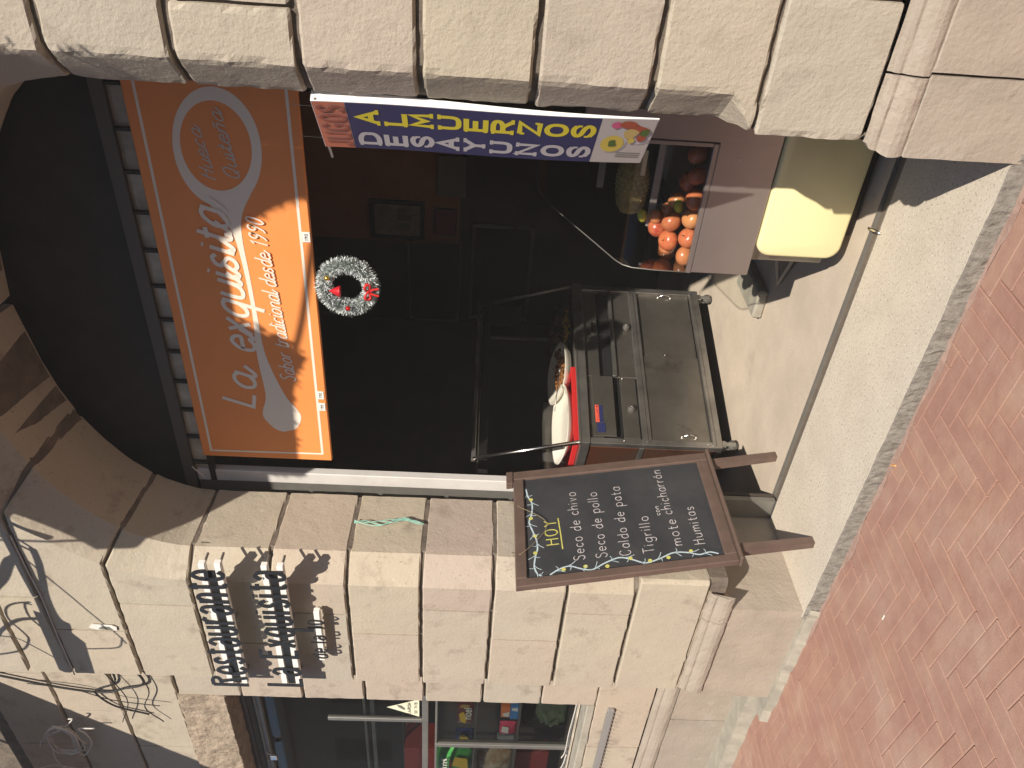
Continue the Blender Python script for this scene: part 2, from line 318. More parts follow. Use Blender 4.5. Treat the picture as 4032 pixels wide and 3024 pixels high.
# ------------------------------------------------------------ stroke lettering
# every glyph: advance width, strokes. y 0..1 = x-height, 1..2 = ascender zone, <0 descender; '~' = smooth
G = {
 'a': (.8, ["~.7,.8 .5,1 .2,.92 0,.5 .15,.06 .45,.02 .7,.3", ".7,1 .7,0"]),
 'A2': (.8, ["~.05,.82 .3,1 .6,.9 .68,.6", ".68,.66 .68,0", "~.68,.56 .3,.56 .02,.3 .15,.02 .45,.02 .68,.25"]),
 'b': (.8, ["0,2 0,0", "~0,.3 .25,0 .6,.08 .72,.5 .55,.94 .25,.98 0,.7"]),
 'c': (.7, ["~.62,.82 .35,1 .08,.8 0,.5 .08,.18 .35,0 .62,.18"]),
 'd': (.8, ["~.7,.8 .5,1 .2,.92 0,.5 .15,.06 .45,.02 .7,.3", ".7,2 .7,0"]),
 'e': (.78, ["~.03,.54 .35,.55 .68,.56 .64,.82 .35,1 .08,.82 0,.5 .1,.12 .4,0 .66,.16"]),
 'g': (.8, ["~.7,.8 .5,1 .2,.92 0,.5 .15,.08 .45,.06 .7,.3", "~.7,1 .7,.2 .68,-.4 .4,-.7 .05,-.5"]),
 'h': (.8, ["0,2 0,0", "~0,.6 .2,.93 .45,1 .64,.85 .66,.5", ".66,.58 .66,0"]),
 'i': (.2, ["0,1 0,0", "0,1.45 0,1.62"]),
 'l': (.2, ["0,2 0,0"]),
 'm': (1.2, ["0,1 0,0", "~0,.6 .15,.93 .35,1 .5,.85 .52,.5", ".52,.58 .52,0", "~.52,.6 .68,.93 .88,1 1.02,.85 1.05,.5", "1.05,.58 1.05,0"]),
 'n': (.8, ["0,1 0,0", "~0,.6 .2,.93 .45,1 .64,.85 .66,.5", ".66,.58 .66,0"]),
 'ñ': (.8, ["0,1 0,0", "~0,.6 .2,.93 .45,1 .64,.85 .66,.5", ".66,.58 .66,0", "~.1,1.35 .25,1.5 .45,1.35 .6,1.5"]),
 'o': (.8, ["~.35,1 .08,.85 0,.5 .08,.15 .35,0 .62,.15 .7,.5 .62,.85 .35,1"]),
 'ó': (.8, ["~.35,1 .08,.85 0,.5 .08,.15 .35,0 .62,.15 .7,.5 .62,.85 .35,1", ".3,1.25 .5,1.6"]),
 'p': (.8, ["0,1 0,-.75", "~0,.3 .25,0 .6,.08 .72,.5 .55,.94 .25,.98 0,.7"]),
 'q': (.8, ["~.7,.8 .5,1 .2,.92 0,.5 .15,.06 .45,.02 .7,.3", ".7,1 .7,-.8"]),
 'r': (.55, ["0,1 0,0", "~0,.55 .12,.85 .3,1 .5,.96"]),
 's': (.65, ["~.55,.82 .35,1 .1,.92 .05,.7 .3,.52 .55,.32 .5,.08 .25,0 .02,.15"]),
 't': (.55, ["~.2,1.7 .2,.8 .22,.15 .35,0 .52,.06", "0,1 .5,1"]),
 'u': (.8, ["~0,1 0,.4 .08,.08 .35,0 .58,.12 .68,.4", ".68,1 .68,0"]),
 'v': (.7, ["0,1 .3,0 .62,1"]), 'x': (.7, ["0,1 .6,0", ".6,1 0,0"]),
 'R': (.95, ["0,2 0,0", "~0,1.98 .5,1.98 .78,1.75 .78,1.3 .5,1.02 0,1", ".4,1.02 .82,0"]),
 'L': (.8, ["0,2 0,0 .7,0"]), 'E': (.8, [".7,2 0,2 0,0 .7,0", "0,1.05 .6,1.05"]),
 'S': (.85, ["~.72,1.7 .5,2 .2,1.95 .02,1.6 .15,1.2 .55,.9 .72,.5 .6,.08 .3,-.02 0,.3"]),
 'C': (.95, ["~.8,1.6 .6,1.95 .3,1.95 .05,1.5 0,1 .05,.4 .3,.02 .6,.02 .82,.4"]),
 'T': (.9, ["0,2 .85,2", ".42,2 .42,0"]), 'H': (.9, ["0,2 0,0", ".75,2 .75,0", "0,1.05 .75,1.05"]),
 'O': (1.0, ["~.42,2 .1,1.7 0,1 .1,.3 .42,0 .75,.3 .85,1 .75,1.7 .42,2"]),
 'Y': (.9, ["0,2 .4,1.05 .8,2", ".4,1.05 .4,0"]), 'J': (.7, ["~.55,2 .55,.5 .4,.05 .15,0 0,.35"]),
 'U': (.9, ["~0,2 0,.6 .12,.1 .38,0 .65,.1 .78,.6 .78,2"]),
 'G': (.95, ["~.8,1.6 .6,1.95 .3,1.95 .05,1.5 0,1 .05,.4 .3,.02 .6,.04 .8,.3", ".8,.3 .8,.95 .5,.95"]),
 'D': (.95, ["0,2 0,0", "~0,1.98 .45,1.95 .8,1.6 .85,1 .8,.4 .45,.04 0,.02"]), 'A': (.95, ["0,0 .42,2 .84,0", ".14,.7 .7,.7"]),
 'M': (1.15, ["0,0 .06,2 .5,.6 .94,2 1,0"]), 'N': (.95, ["0,0 0,2 .8,0 .8,2"]), 'Z': (.85, ["0,2 .75,2 0,0 .78,0"]),
 'Q': (1.0, ["~.42,2 .1,1.7 0,1 .1,.3 .42,0 .75,.3 .85,1 .75,1.7 .42,2", ".5,.5 .9,-.15"]), 'K': (.9, ["0,2 0,0", ".75,2 .05,.9 .8,0"]), 'V': (.9, ["0,2 .4,0 .8,2"]), 'I': (.3, ["0,2 0,0"]),
 '1': (.6, [".05,1.6 .35,2 .35,0"]), '0': (.9, ["~.35,2 .08,1.7 0,1 .08,.3 .35,0 .62,.3 .7,1 .62,1.7 .35,2"]),
 '9': (.85, ["~.68,1.5 .55,1.95 .25,1.98 .02,1.55 .15,1.08 .45,1.02 .66,1.3 .7,1.6 .62,.8 .4,.2 .1,0"]),
 '2': (.8, ["~.05,1.6 .3,2 .62,1.8 .6,1.3 .3,.7 0,0", "0,0 .7,0"]), '4': (.85, [".5,0 .5,2 0,.7 .7,.7"]), '7': (.8, ["0,2 .7,2 .25,0"]), '8': (.8, ["~.35,1.1 .1,1.4 .15,1.9 .35,2 .58,1.9 .6,1.4 .35,1.1 .05,.8 .05,.2 .35,0 .65,.2 .65,.8 .35,1.1"]),
 ' ': (.45, []), '.': (.2, ["0,0 0,.12"]),
}
TAIL = set('adehilmntu')
def strokes(ch, script=False):
    w, ss = G[ch]; out = []
    for s in ss:
        sm = s.startswith('~'); p = [tuple(float(t) for t in q.split(',')) for q in s.lstrip('~').split()]
        out.append([tuple(q) for q in (cr([(a, b, 0) for a, b in p], 5) if sm else p)])
    if script and ch in TAIL:
        out.append([tuple(q) for q in cr([(w-.12, .25, 0), (w-.05, .03, 0), (w+.12, .05, 0), (w+.38, .55, 0)], 4)])
    return out, w
def text_strokes(txt, xh, asc=1.45, wscale=1.0, space=.28, slant=0.0, script=False, jit=0.0, alt=None):
    "polyline list in metres and the advance; asc = ascender height over x-height"
    x = 0; out = []
    for ch in txt:
        key = alt.get(ch, ch) if alt else ch
        ss, w = strokes(key, script); dy = random.uniform(-jit, jit)*xh
        L_ = []
        for s in ss:
            q = []
            for p in s:
                yy = p[1] if p[1] <= 1 else 1+(p[1]-1)*(asc-1)
                q.append(((x+p[0]*wscale)*xh+slant*yy*xh, yy*xh+dy))
            L_.append(q)
        out.append((ch, L_)); x += (w*wscale+space)
    return out, (x-space)*xh
def fit_text(txt, x0, x1, xh, fr, w, y=0.0, dy=0.0, off=.0006, **kw):
    "lay txt from x0 to x1 along the frame's first axis"
    ts, adv = text_strokes(txt, xh, **kw); k = (x1-x0)/adv; mb = MB(); i = 0
    for ch, L_ in ts:
        for s in L_:
            mb.ribbon([(x0+p[0]*k, y+p[1]+dy*(p[0]*k/(x1-x0))) for p in s], w, fr, off+.00012*i); i += 1
    return mb

# ------------------------------------------------------------ the ground
ZS = -0.062                                                         # paving level
g = MB(); g.box((-60, -60, ZS-.5), (60, 1.2, ZS-.012)); street = kind(g.build('street', M['joint']), 'structure')
ROOTLOC[street] = Vector((0,0,0))
g = MB(); g.box((-60, -60, ZS-.011), (60, -3.2, ZS-.0005)); kind(g.build('far_paving', M['street'], street), 'structure')
# herringbone of long bricks, 4:1, one object per brick where the photograph shows them
BW, BL, BA = .078, .3115, R(-4.0)
def brick_mesh(l, w, seed):
    m = MB(); rr = random.Random(seed); h = rr.uniform(-.0010, .0010)
    m.bbox((.002, .002, -.03), (l-.002, w-.002, h), .0022)
    v = [Vector((p.x+noise.noise(Vector((p.x*21+seed, p.y*21, 0)))*.0016, p.y+noise.noise(Vector((p.x*19, p.y*23+seed, 4)))*.0016, p.z)) for p in m.v]
    me = bpy.data.meshes.new('brick'); me.from_pydata([tuple(p) for p in v], [], m.f); me.materials.append(M['brick']); return me
bmesh_ = [brick_mesh(BL, BW, k) for k in range(6)]
org = Vector((-2.30, -.369, ZS)); rot = Matrix.Rotation(BA, 4, 'Z'); cand = []
Kk = BW
for i in range(-60, 60):
    for j in range(-8, 8):
        bx, by = (i+4*j)*Kk, (-i+4*j)*Kk                              # lattice (1,-1) and (4,4)
        for typ in (0, 1):
            if typ == 0: px, py, ang = bx, by, 0.0                     # along x
            else: px, py, ang = bx+5*Kk, by-Kk*0, math.pi/2            # along y, occupies x+4..x+5
            p = org+rot @ Vector((px, py, 0)); cc = p+rot @ (Vector((BL/2, BW/2, 0)) if typ == 0 else Vector((-BW/2, BL/2, 0)))
            cand.append((cc, p, ang))
def proj(P):
    d = Vector(P)-CAM; z = d.dot(F); return (2016+FPX*d.dot(AX_D)/z, 1512-FPX*d.dot(AX_R)/z, z) if z > .05 else (-1e9, -1e9, z)
near = []; rest = []
for cc, p, ang in cand:
    lim = -.028-.004*(cc.x+1) if cc.x > -3.2 else (-.02 if cc.x > -4.3 else .1)
    if cc.y > lim+.12 or cc.x < -9 or cc.x > 1.2 or cc.y < -3.3: continue
    x, y, z = proj(cc)
    (near if (-150 < x < 4200 and -150 < y < 3200) else rest).append((cc, p, ang))
near.sort(key=lambda t: (t[0]-CAM).length)
rest += near[296:]; near = near[:296]
for k, (cc, p, ang) in enumerate(near):
    o = bpy.data.objects.new('brick', bmesh_[k % 6]); C.objects.link(o); o.parent = street
    o.location = p+Vector((0,0,random.uniform(-.0012,.0012))); o.rotation_euler = (random.uniform(-.004,.004), random.uniform(-.004,.004), BA+ang+random.uniform(-.006,.006))
g = MB()
for cc, p, ang in rest:
    fr = frame3(p, (math.cos(BA+ang), math.sin(BA+ang), 0), (-math.sin(BA+ang), math.cos(BA+ang), 0), (0,0,1))
    g.box((.003,.003,-.03), (BL-.003, BW-.003, -.0006), fr)
kind(g.build('outlying_bricks', M['brick'], street), 'stuff')
# threshold slab with a rough broken front
def nz(x, y=0, z=0, s=1): return noise.noise(Vector((x*s, y*s, z*s)))
def edge_y(x): return -.022+.006*nz(x, 0, 3, 9)+.004*nz(x, 1, 2, 30)
xs = [-3.24+i*(2.36/150) for i in range(151)]
m = MB(); n = len(xs)
m.add([(x, edge_y(x), 0.0) for x in xs]+[(x, .60, 0) for x in xs], [(i, i+1, n+i+1, n+i) for i in range(n-1)])
sill = kind(m.build('stone_threshold', M['sill']), 'structure'); ROOTLOC[sill] = Vector((0,0,0))
m = MB(); rows = []
for k, (zz, out) in enumerate([(0.0, 0), (-.005, -.005), (-.020, -.009), (-.042, -.013), (-.075, -.018)]):
    rows.append([Vector((x, edge_y(x)+out*(1+.5*nz(x, k, 1, 22))+.006*nz(x, k*.4, 5, 40)*(k > 0), zz)) for x in xs])
m.add([p for r in rows for p in r], [(k*n+i, (k+1)*n+i, (k+1)*n+i+1, k*n+i+1) for k in range(4) for i in range(n-1)])
m.build('rough_edge', M['sillrough'], sill)
# mortar smear between threshold and bricks
m = MB(); xs2 = [-3.4+i*.03 for i in range(86)]; n2 = len(xs2)
m.add([(x, -.02, ZS+.004) for x in xs2]+[(x, -.052-.022*(nz(x, 2, 0, 5)+.4)-.006*nz(x, 3, 1, 30), ZS+.0022) for x in xs2], [(i, n2+i, n2+i+1, i+1) for i in range(n2-1)])
m.build('mortar_smear', M['joint'], sill)
# irregular stains in the slab
def blob(cx, cy, rx, ry, z, seed, n=26):
    return [(cx+math.cos(t)*rx*(1+.45*nz(math.cos(t)*2+seed, math.sin(t)*2)), cy+math.sin(t)*ry*(1+.45*nz(math.cos(t)*3, math.sin(t)*3+seed)), z) for t in [2*math.pi*k/n for k in range(n)]]
# shutter channel in the floor
m = MB(); m.box((-3.2, .60, -.05), (-.75, .672, -.016)); ch = m.build('floor_channel', M['track'], sill)
m = MB(); m.box((-3.2, .598, -.05), (-.75, .603, .002)); m.box((-3.2, .668, -.05), (-.75, .673, .002)); m.build('channel_lip', M['alu'], sill)
m = MB(); m.tube([(-1.47, .575, .004), (-1.475, .61, .012), (-1.49, .66, .014), (-1.50, .69, .004)], [.006, .008, .007, .004], 8); m.build('bolt_stub', M['chrome'], sill, True)
m = MB(); m.box((-6.5, .673, -.3), (1.5, 5.2, 0.0)); fl = kind(m.build('interior_floor', M['floor']), 'structure')
# narrow concrete kerb below the left piers
m = MB()
def kerb(pts, w, z0, z1):
    L_ = [Vector((x, y, 0)) for x, y in pts]; A = []; B = []
    for i, p in enumerate(L_):
        A.append((p.x, p.y+.3, z1)); j = .012*nz(p.x, 0, 0, 8)+.006*nz(p.x, 4, 0, 35); B.append((p.x, p.y-w+j, z1-.004)); 
    k = len(L_); Cc = [(b[0], b[1]-.012+.008*nz(b[0], 9, 0, 25), z0) for b in B]
    m.add(A+B+Cc, [(i, k+i, k+i+1, i+1) for i in range(k-1)]+[(k+i, 2*k+i, 2*k+i+1, k+i+1) for i in range(k-1)])
kerb([(-3.16-i*.03, .01) for i in range(34)], .045, ZS-.02, -.012)
m.build('kerb_strip', M['conc'], sill); m = MB()
kerb([(-4.10-i*.05, .16-.03*(i/60)) for i in range(90)], .06, ZS-.02, .02)
m.build('kerb_strip', M['conc'], sill)

# ------------------------------------------------------------ the stone building
CX = -1.95; SP = 2.93
def outer(z, side):                                                # front arris of the opening, side -1 left, +1 right
    if z <= SP: return CX+side*1.185
    t = min(1, (z-SP)/.93); return CX+side*1.185*math.sqrt(max(0, 1-t**2.1))
def inner(z, side):
    if z <= SP: return -1.955+side*1.078
    t = min(1, (z-SP)/.72); return -1.955+side*1.078*math.sqrt(max(0, 1-t*t))
JZ = [.483, .829, 1.161, 1.513, 1.856, 2.206, 2.567, 2.932, 3.301, 3.656, 4.02, 4.40, 4.8]
bld = thing('stone_building', 'tan stone building front with arched shop opening and rusticated blocks', 'building', (-2, 0, 0))
def loft(levels, prof, jit=.004, jz=None, caps=True):
    "prof(z) -> list of plan points (x,y,dz); closed ring; bevelled at both ends"
    m = MB(); n = None
    for z in levels:
        r = prof(z); n = len(r)
        for (x, y, dz) in r: m.v.append(Vector((x, y, z+dz)))
    k = len(levels)
    for i in range(k-1):
        for j in range(n): m.f.append((i*n+j, i*n+(j+1) % n, (i+1)*n+(j+1) % n, (i+1)*n+j))
    if caps: m.f.append(tuple(range(n))[::-1]); m.f.append(tuple((k-1)*n+j for j in range(n)))
    return m
CORNER = []
def resample(pts, step, cnt):
    CORNER.clear()
    out = []
    for i in range(len(pts)):
        a = Vector(pts[i]); b = Vector(pts[(i+1) % len(pts)]); k = cnt[i]
        for t in range(k): out.append(a+(b-a)*t/k); CORNER.append(t == 0)
    return out
def block(z0, z1, base, m, seed, gap=.0085, bev=.006, step=.045, jit=.0035, fine=None, name='stone_block', parent=bld, crown=0.0, chip=.004):
    "base(z)-> corner list [(x,y)] or [(x,y,dz)]; front faces towards -y"
    a, b = z0+gap, z1-gap; nl = max(2, int((b-a-2*bev)/step)); lv = [a]+[a+bev+(b-a-2*bev)*i/nl for i in range(nl+1)]+[b]
    b0 = [Vector((p[0], p[1], 0)) for p in base(z1 if crown else z0)]; b9 = [Vector((p[0], p[1], 0)) for p in base(z1)]
    cnt = [max(1, int(max((b0[(i+1) % len(b0)]-b0[i]).length, (b9[(i+1) % len(b9)]-b9[i]).length)/step)) for i in range(len(b0))]
    def prof(z):
        e = bev if (z == a or z == b) else 0; pts = [p if len(p) == 3 else (p[0], p[1], 0) for p in base(z)]
        rs = resample(pts, step, cnt); cx = sum(p.x for p in rs)/len(rs); cy = sum(p.y for p in rs)/len(rs); out = []; N = len(rs)
        for i, p in enumerate(rs):
            t = rs[(i+1) % N]-rs[i-1]; nn = Vector((t.y, -t.x, 0)); nn = nn.normalized() if nn.length > 1e-6 else nn
            if nn.dot(Vector((p.x-cx, p.y-cy, 0))) < 0: nn = -nn
            q = Vector((p.x, p.y, z))
            d = jit*.8*noise.noise(q*5+Vector((seed, 0, 0)))+jit*(1.0 if e else .22)*noise.noise(q*26+Vector((0, seed, 0)))
            if CORNER[i]: d -= chip*max(0, noise.noise(q*14+Vector((seed, 3, 7)))+.15)+chip*.6*max(0, noise.noise(q*45+Vector((1, seed, 7))))
            if e: d -= e*(1+1.9*noise.noise(q*16+Vector((seed*3, 1, 2))))
            dz = p.z+(0.004*noise.noise(q*20+Vector((5, seed, 0))) if e else 0)
            out.append((p.x+nn.x*d, p.y+nn.y*d, dz))
        return out
    return loft(lv, prof).build(name, m, parent, fix=True)
# opening jambs and arch: (side, seams)
rnd = random.Random(3)
seamL = {1: [-3.42], 2: [-3.295], 3: [-3.526], 4: [-3.306], 5: [-3.51], 6: [-3.36], 7: [-3.62], 8: [-3.33], 9: [-3.55], 10: [-3.2], 11: [-3.5]}
ENDL = -3.925
def jamb(side, z, seam, cut=False):
    o, i = outer(z, side), inner(z-.0, side)
    sh = -.17*max(0, z-SP)
    i = inner(z+sh, side) if z > SP else i
    bk = i+(-.035 if side < 0 else .006)
    w = max(0, min(1, (z-.829)/.09)) if side > 0 else 1           # the chamfer dies out near the foot of the right pier
    if z < .829: w = 0 if side > 0 else w
    ax = o*w+(-.883)*(1-w) if side > 0 else (o if z > .829 else -3.052)
    ix = i*w+(-.883)*(1-w) if side > 0 else i
    iy = .12*w+.004*(1-w) if side > 0 else .12
    if side < 0 and z < .829: iy = .02
    if cut: ax = -.917+.034*max(0, min(1, (z-.363)/.12)) if side > 0 else -3.205+.15*max(0, min(1, (z-.363)/.12))
    if cut: return [(seam, 0), (ax, 0), (ax, .52), (seam, .52)]
    return [(seam, 0), (ax, 0), (ix, iy, sh), (bk, .52, sh*1.25), (seam, .52, 0)]
seed = 0
for c in range(1, 12):
    z0, z1 = JZ[c-1] if c > 0 else .483, JZ[c]
    # left pier
    s = seamL[c][0] if c != 1 else ENDL
    seed += 1
    if z0 < 3.6:
        block(z0, z1, lambda z: jamb(-1, z, s+.004), M['stonel'], seed, jit=.0025)
        if c != 1: block(z0, z1, lambda z: [(ENDL, 0), (s-.004, 0), (s-.004, .3), (ENDL, .3)], M['stonel'], seed+40, jit=.0025)
    elif z0 < 3.7:
        block(z0, 3.87, lambda z: jamb(-1, min(z, 3.855), -3.3), M['stonel'], seed, jit=.0025, gap=.009)
        block(z0, 3.87, lambda z: [(ENDL, 0), (-3.31, 0), (-3.31, .3), (ENDL, .3)], M['stonel'], seed+40, jit=.0025)
# right pier blocks; the seam repeats outwards
seamR = {1: -.48, 2: -.30, 3: -.50, 4: -.36, 5: -.46, 6: -.605, 7: -.50, 8: -.33, 9: -.45}
for c in range(1, 10):
    z0, z1 = JZ[c-1], JZ[c]; s = seamR[c]; seed += 1
    if z0 < 3.6:
        block(z0, z1, lambda z: jamb(1, z, s-.004), M['stone'], seed, step=.022, jit=.0035, bev=.008, gap=.011 if c > 1 else .005, chip=.010)
        a = s+.004
        for w in (.62, .55):
            a1 = a+w; block(z0, z1, lambda z: [(a+.004, 0), (a1-.004, 0), (a1-.004, .3), (a+.004, .3)], M['stone'], seed+60+int(w*10), step=.045, jit=.005, bev=.009, gap=.012); a = a1
block(3.656, 3.87, lambda z: jamb(1, min(z, 3.855), -.5), M['stone'], 77)
x = -3.925
for w in (.7, .62, .75, .6, .7, .66, .72): 
    block(3.87, 4.4, lambda z: [(x+.005, 0), (x+w-.005, 0), (x+w-.005, .3), (x+.005, .3)], M['stonel'], seed+int(x*10)); block(4.4, 4.9, lambda z: [(x+.005, 0), (x+w-.005, 0), (x+w-.005, .3), (x+.005, .3)], M['stonel'], seed+9+int(x*10)); x += w
# mortar core behind the joints
def core(z0, z1, f, n): loft([z0+(z1-z0)*i/n for i in range(n+1)], lambda z: [p if len(p) == 3 else (*p, 0) for p in f(z)]).build('mortar_bed', M['mortar'], bld)
I_ = .020
def core_j(side, z):
    j = jamb(side, z, 0); sg = -side
    return [(ENDL+I_ if side < 0 else 1.0, I_), (j[1][0]-I_*sg, I_), (j[2][0]-I_*.8*sg, j[2][1]+.006, j[2][2] if len(j[2]) > 2 else 0), (j[2][0]-.004*sg, j[2][1]+.022, j[2][2] if len(j[2]) > 2 else 0), (j[3][0]-.004*sg, .51, j[3][2] if len(j[3]) > 2 else 0), (ENDL+I_ if side < 0 else 1.0, .51)]
core(.40, 3.85, lambda z: core_j(-1, z), 60); core(.40, 3.85, lambda z: core_j(1, z), 60)
m = MB(); m.box((ENDL+.02, .02, 3.875), (1.0, .51, 7.2)); m.build('mortar_bed', M['mortar'], bld)
m = MB(); m.box((ENDL+.01, .004, 4.9), (1.0, .3, 7.2)); m.build('upper_wall', M['stonel'], bld)
# soffit of the arch behind the band is closed by the cores; plinths and mouldings
def moulding(x0, x1, y0, seed, side=0, ret=None, nm='plinth_moulding', zt=.483):
    prof = [(0.0, zt), (-.004, zt-.012), (-.016, zt-.018), (-.020, zt-.030), (-.018, zt-.040), (-.028, zt-.055), (-.036, zt-.075), (-.038, zt-.095), (-.034, zt-.112), (-.030, zt-.120)]
    m = MB(); xs = [x0+(x1-x0)*i/18 for i in range(19)]; k = len(prof)
    path = [(x, y0, 0, -1) for x in xs]
    if ret is not None:                                             # turn the corner into the jamb
        rx, ry = ret; sx = -1 if rx < 0 else 1
        path = [(x, y0, 0, -1) for x in xs[:-1]]+[(x1, y0, sx, -1)]+[(x1, y0+ry*i/8, sx, 0) for i in range(1, 9)]
    for i, (x, y, nx, ny) in enumerate(path):
        for j, (o, z) in enumerate(prof):
            d = -o*.9+.0025*nz(x*1, y+z, seed, 14)+.003*nz(x, y+z*2, seed, 40)
            m.v.append(Vector((x+nx*d, y+ny*d, z+.002*nz(x, y, j+seed, 9))))
    K2 = len(path)
    for i in range(K2-1):
        for j in range(k-1): m.f.append((i*k+j, (i+1)*k+j, (i+1)*k+j+1, i*k+j+1))
    # solid behind
    m.f.append(tuple(range(k))); m.f.append(tuple((K2-1)*k+j for j in range(k)))
    return m.build(nm, M['stoneg'], bld, False, fix=True)
moulding(-.675, -.884, 0.0, 1, ret=(-1, .5)); moulding(.6, -.668, 0.0, 2)
moulding(-3.90, -3.30, 0.0, 3); moulding(-3.295, -3.10, 0, 4)
block(.12-.18, .363, lambda z: [(-.664, -.03), (-.915, -.03), (-.915, .52), (-.664, .52)], M['stoneg'], 201, gap=.001, step=.03, jit=.004, name='plinth_block')
block(-.06, .363, lambda z: [(-.656, -.03), (.0, -.03), (.0, .3), (-.656, .3)], M['stoneg'], 202, gap=.001, step=.04, jit=.004, name='plinth_block')
block(-.06, .363, lambda z: [(.008, -.03), (.8, -.03), (.8, .3), (.008, .3)], M['stoneg'], 203, gap=.001, name='plinth_block')
block(-.06, .363, lambda z: [(ENDL-.03, -.012), (-3.205, -.012), (-3.215, .52), (ENDL-.03, .52)], M['stoneg'], 204, gap=.001, step=.045, jit=.003, name='plinth_block')
block(.36, .49, lambda z: [(-3.9, .012), (-3.10-.6*(.483-z), .012), (-3.10-.6*(.483-z), .52), (-3.9, .52)], M['rough'], 205, gap=0.0, step=.03, jit=.012, name='broken_plinth_stone')
m = MB(); m.box((-.86, .02, .35), (1.0, .5, .50)); m.build('mortar_bed', M['mortar'], bld)
# left return and the window bay, set back
WY, WX = .24, -4.50
x0r = -4.1
for c in range(0, 12):
    z0 = JZ[c-1] if c else -.06; z1 = JZ[c]
    if c == 0: z1 = .363
    s1 = WX
    if z1 < .9 or z0 < .9 < z1 and z1 < 1.17 and False:
        segs = [(ENDL, -4.98), (-4.99, -5.7), (-5.71, -6.5), (-6.51, -8.0)] if c % 2 else [(ENDL, -4.60), (-4.61, -5.35), (-5.36, -6.3), (-6.31, -8)]
    elif z0 < 3.04: segs = [(ENDL, s1)]
    else: segs = [(ENDL, -4.32), (-4.326, -5.1), (-5.106, -6.0), (-6.006, -8)] if c % 2 else [(ENDL, -4.7), (-4.706, -5.5), (-5.506, -6.6), (-6.606, -8)]
    for q, (a, b) in enumerate(segs):
        zz0, zz1 = z0, z1
        if c == 0: zz1 = .363
        block(zz0, zz1, lambda z, a=a, b=b, y=(WY-.02 if c == 0 else WY): [(b, y), (a, y), (a, y+.17), (b, y+.17)], M['stonel'] if c != 0 else M['stoneg'], 300+c*7+q, gap=.008 if c > 2 else .004, jit=.003)
moulding(-6.5, -3.95, WY, 7, zt=.483)
# broken lintel stone over the window: hangs below the course
block(3.03, 3.31, lambda z: [(-5.15, WY-.004), (-4.505, WY-.004), (-4.49, WY+.17), (-5.15, WY+.17)], M['rough'], 411, gap=.0, step=.03, jit=.016, name='broken_lintel_stone')
block(3.03, 3.31, lambda z: [(-6.3, WY-.004), (-5.16, WY-.004), (-5.16, WY+.17), (-6.3, WY+.17)], M['rough'], 412, gap=.0, step=.05, jit=.016, name='broken_lintel_stone')
block(2.932, 3.03, lambda z: [(WX-.0, WY+.001), (ENDL, WY+.001), (ENDL, WY+.17), (WX-.0, WY+.17)], M['stonel'], 413, gap=.002, name='stone_block')
m = MB(); m.box((-8, WY+.02, -.1), (ENDL+.02, WY+.16, .865)); m.box((WX+.02, WY+.02, .86), (ENDL+.03, WY+.16, 3.06)); m.box((-8, WY+.02, 3.06), (ENDL+.02, WY+.6, 7.2)); m.box((-8, WY+.006, 4.82), (ENDL, WY+.2, 7.2)); m.build('mortar_bed', M['mortar'], bld)
# below the window: sill course and slab
block(.829, .878, lambda z: [(-8, WY-.006), (WX-.003, WY-.006), (WX-.003, WY+.3), (-8, WY+.3)], M['conc'], 420, gap=.0, step=.06, jit=.002, name='window_sill')

MB().box((-3.7, .521, -.05), (-3.222, .653, .95)).build('inner_jamb', M['stoneg'], bld)
# metal shutter and frames in the main arch
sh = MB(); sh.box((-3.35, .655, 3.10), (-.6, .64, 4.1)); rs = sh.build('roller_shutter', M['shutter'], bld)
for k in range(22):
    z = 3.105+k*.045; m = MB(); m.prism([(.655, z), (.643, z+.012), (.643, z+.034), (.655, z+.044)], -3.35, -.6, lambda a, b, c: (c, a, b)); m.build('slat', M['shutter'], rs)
m = MB(); m.box((-3.3, .60, 3.062), (-.7, .650, 3.115)); m.build('shutter_rail', M['railgrey'], bld)
m = MB(); m.box((-3.09, .625, 2.965), (-.86, .637, 3.062)); m.build('transom_board', M['pale'], bld)
for k in range(12):
    x = -1.056-k*.1735; m = MB(); m.box((x-.006, .603, 2.96), (x+.006, .624, 3.062)); m.build('transom_bar', M['shutter'], bld)
m = MB(); m.box((-3.08, .603, 2.955), (-.86, .624, 2.985)); m.build('transom_rail', M['frdark'], bld)
m = MB(); m.bbox((-3.086, .605, 0.34), (-3.012, .652, 3.05), .004); m.build('door_post', M['postgrey'], bld)
m = MB(); m.box((-3.22, .612, 0), (-3.087, .64, 3.05)); m.build('door_channel', M['alu'], bld)
m = MB(); m.bbox((-.93, .605, 0), (-.865, .65, 3.05), .004); m.build('door_post', M['alu'], bld)
m = MB(); m.tube([(-2.93, .54, 3.04), (-2.95, .535, 3.02), (-2.99, .53, 2.985)], .003, 5); m.build('tie_wire', M['cablew'], bld)

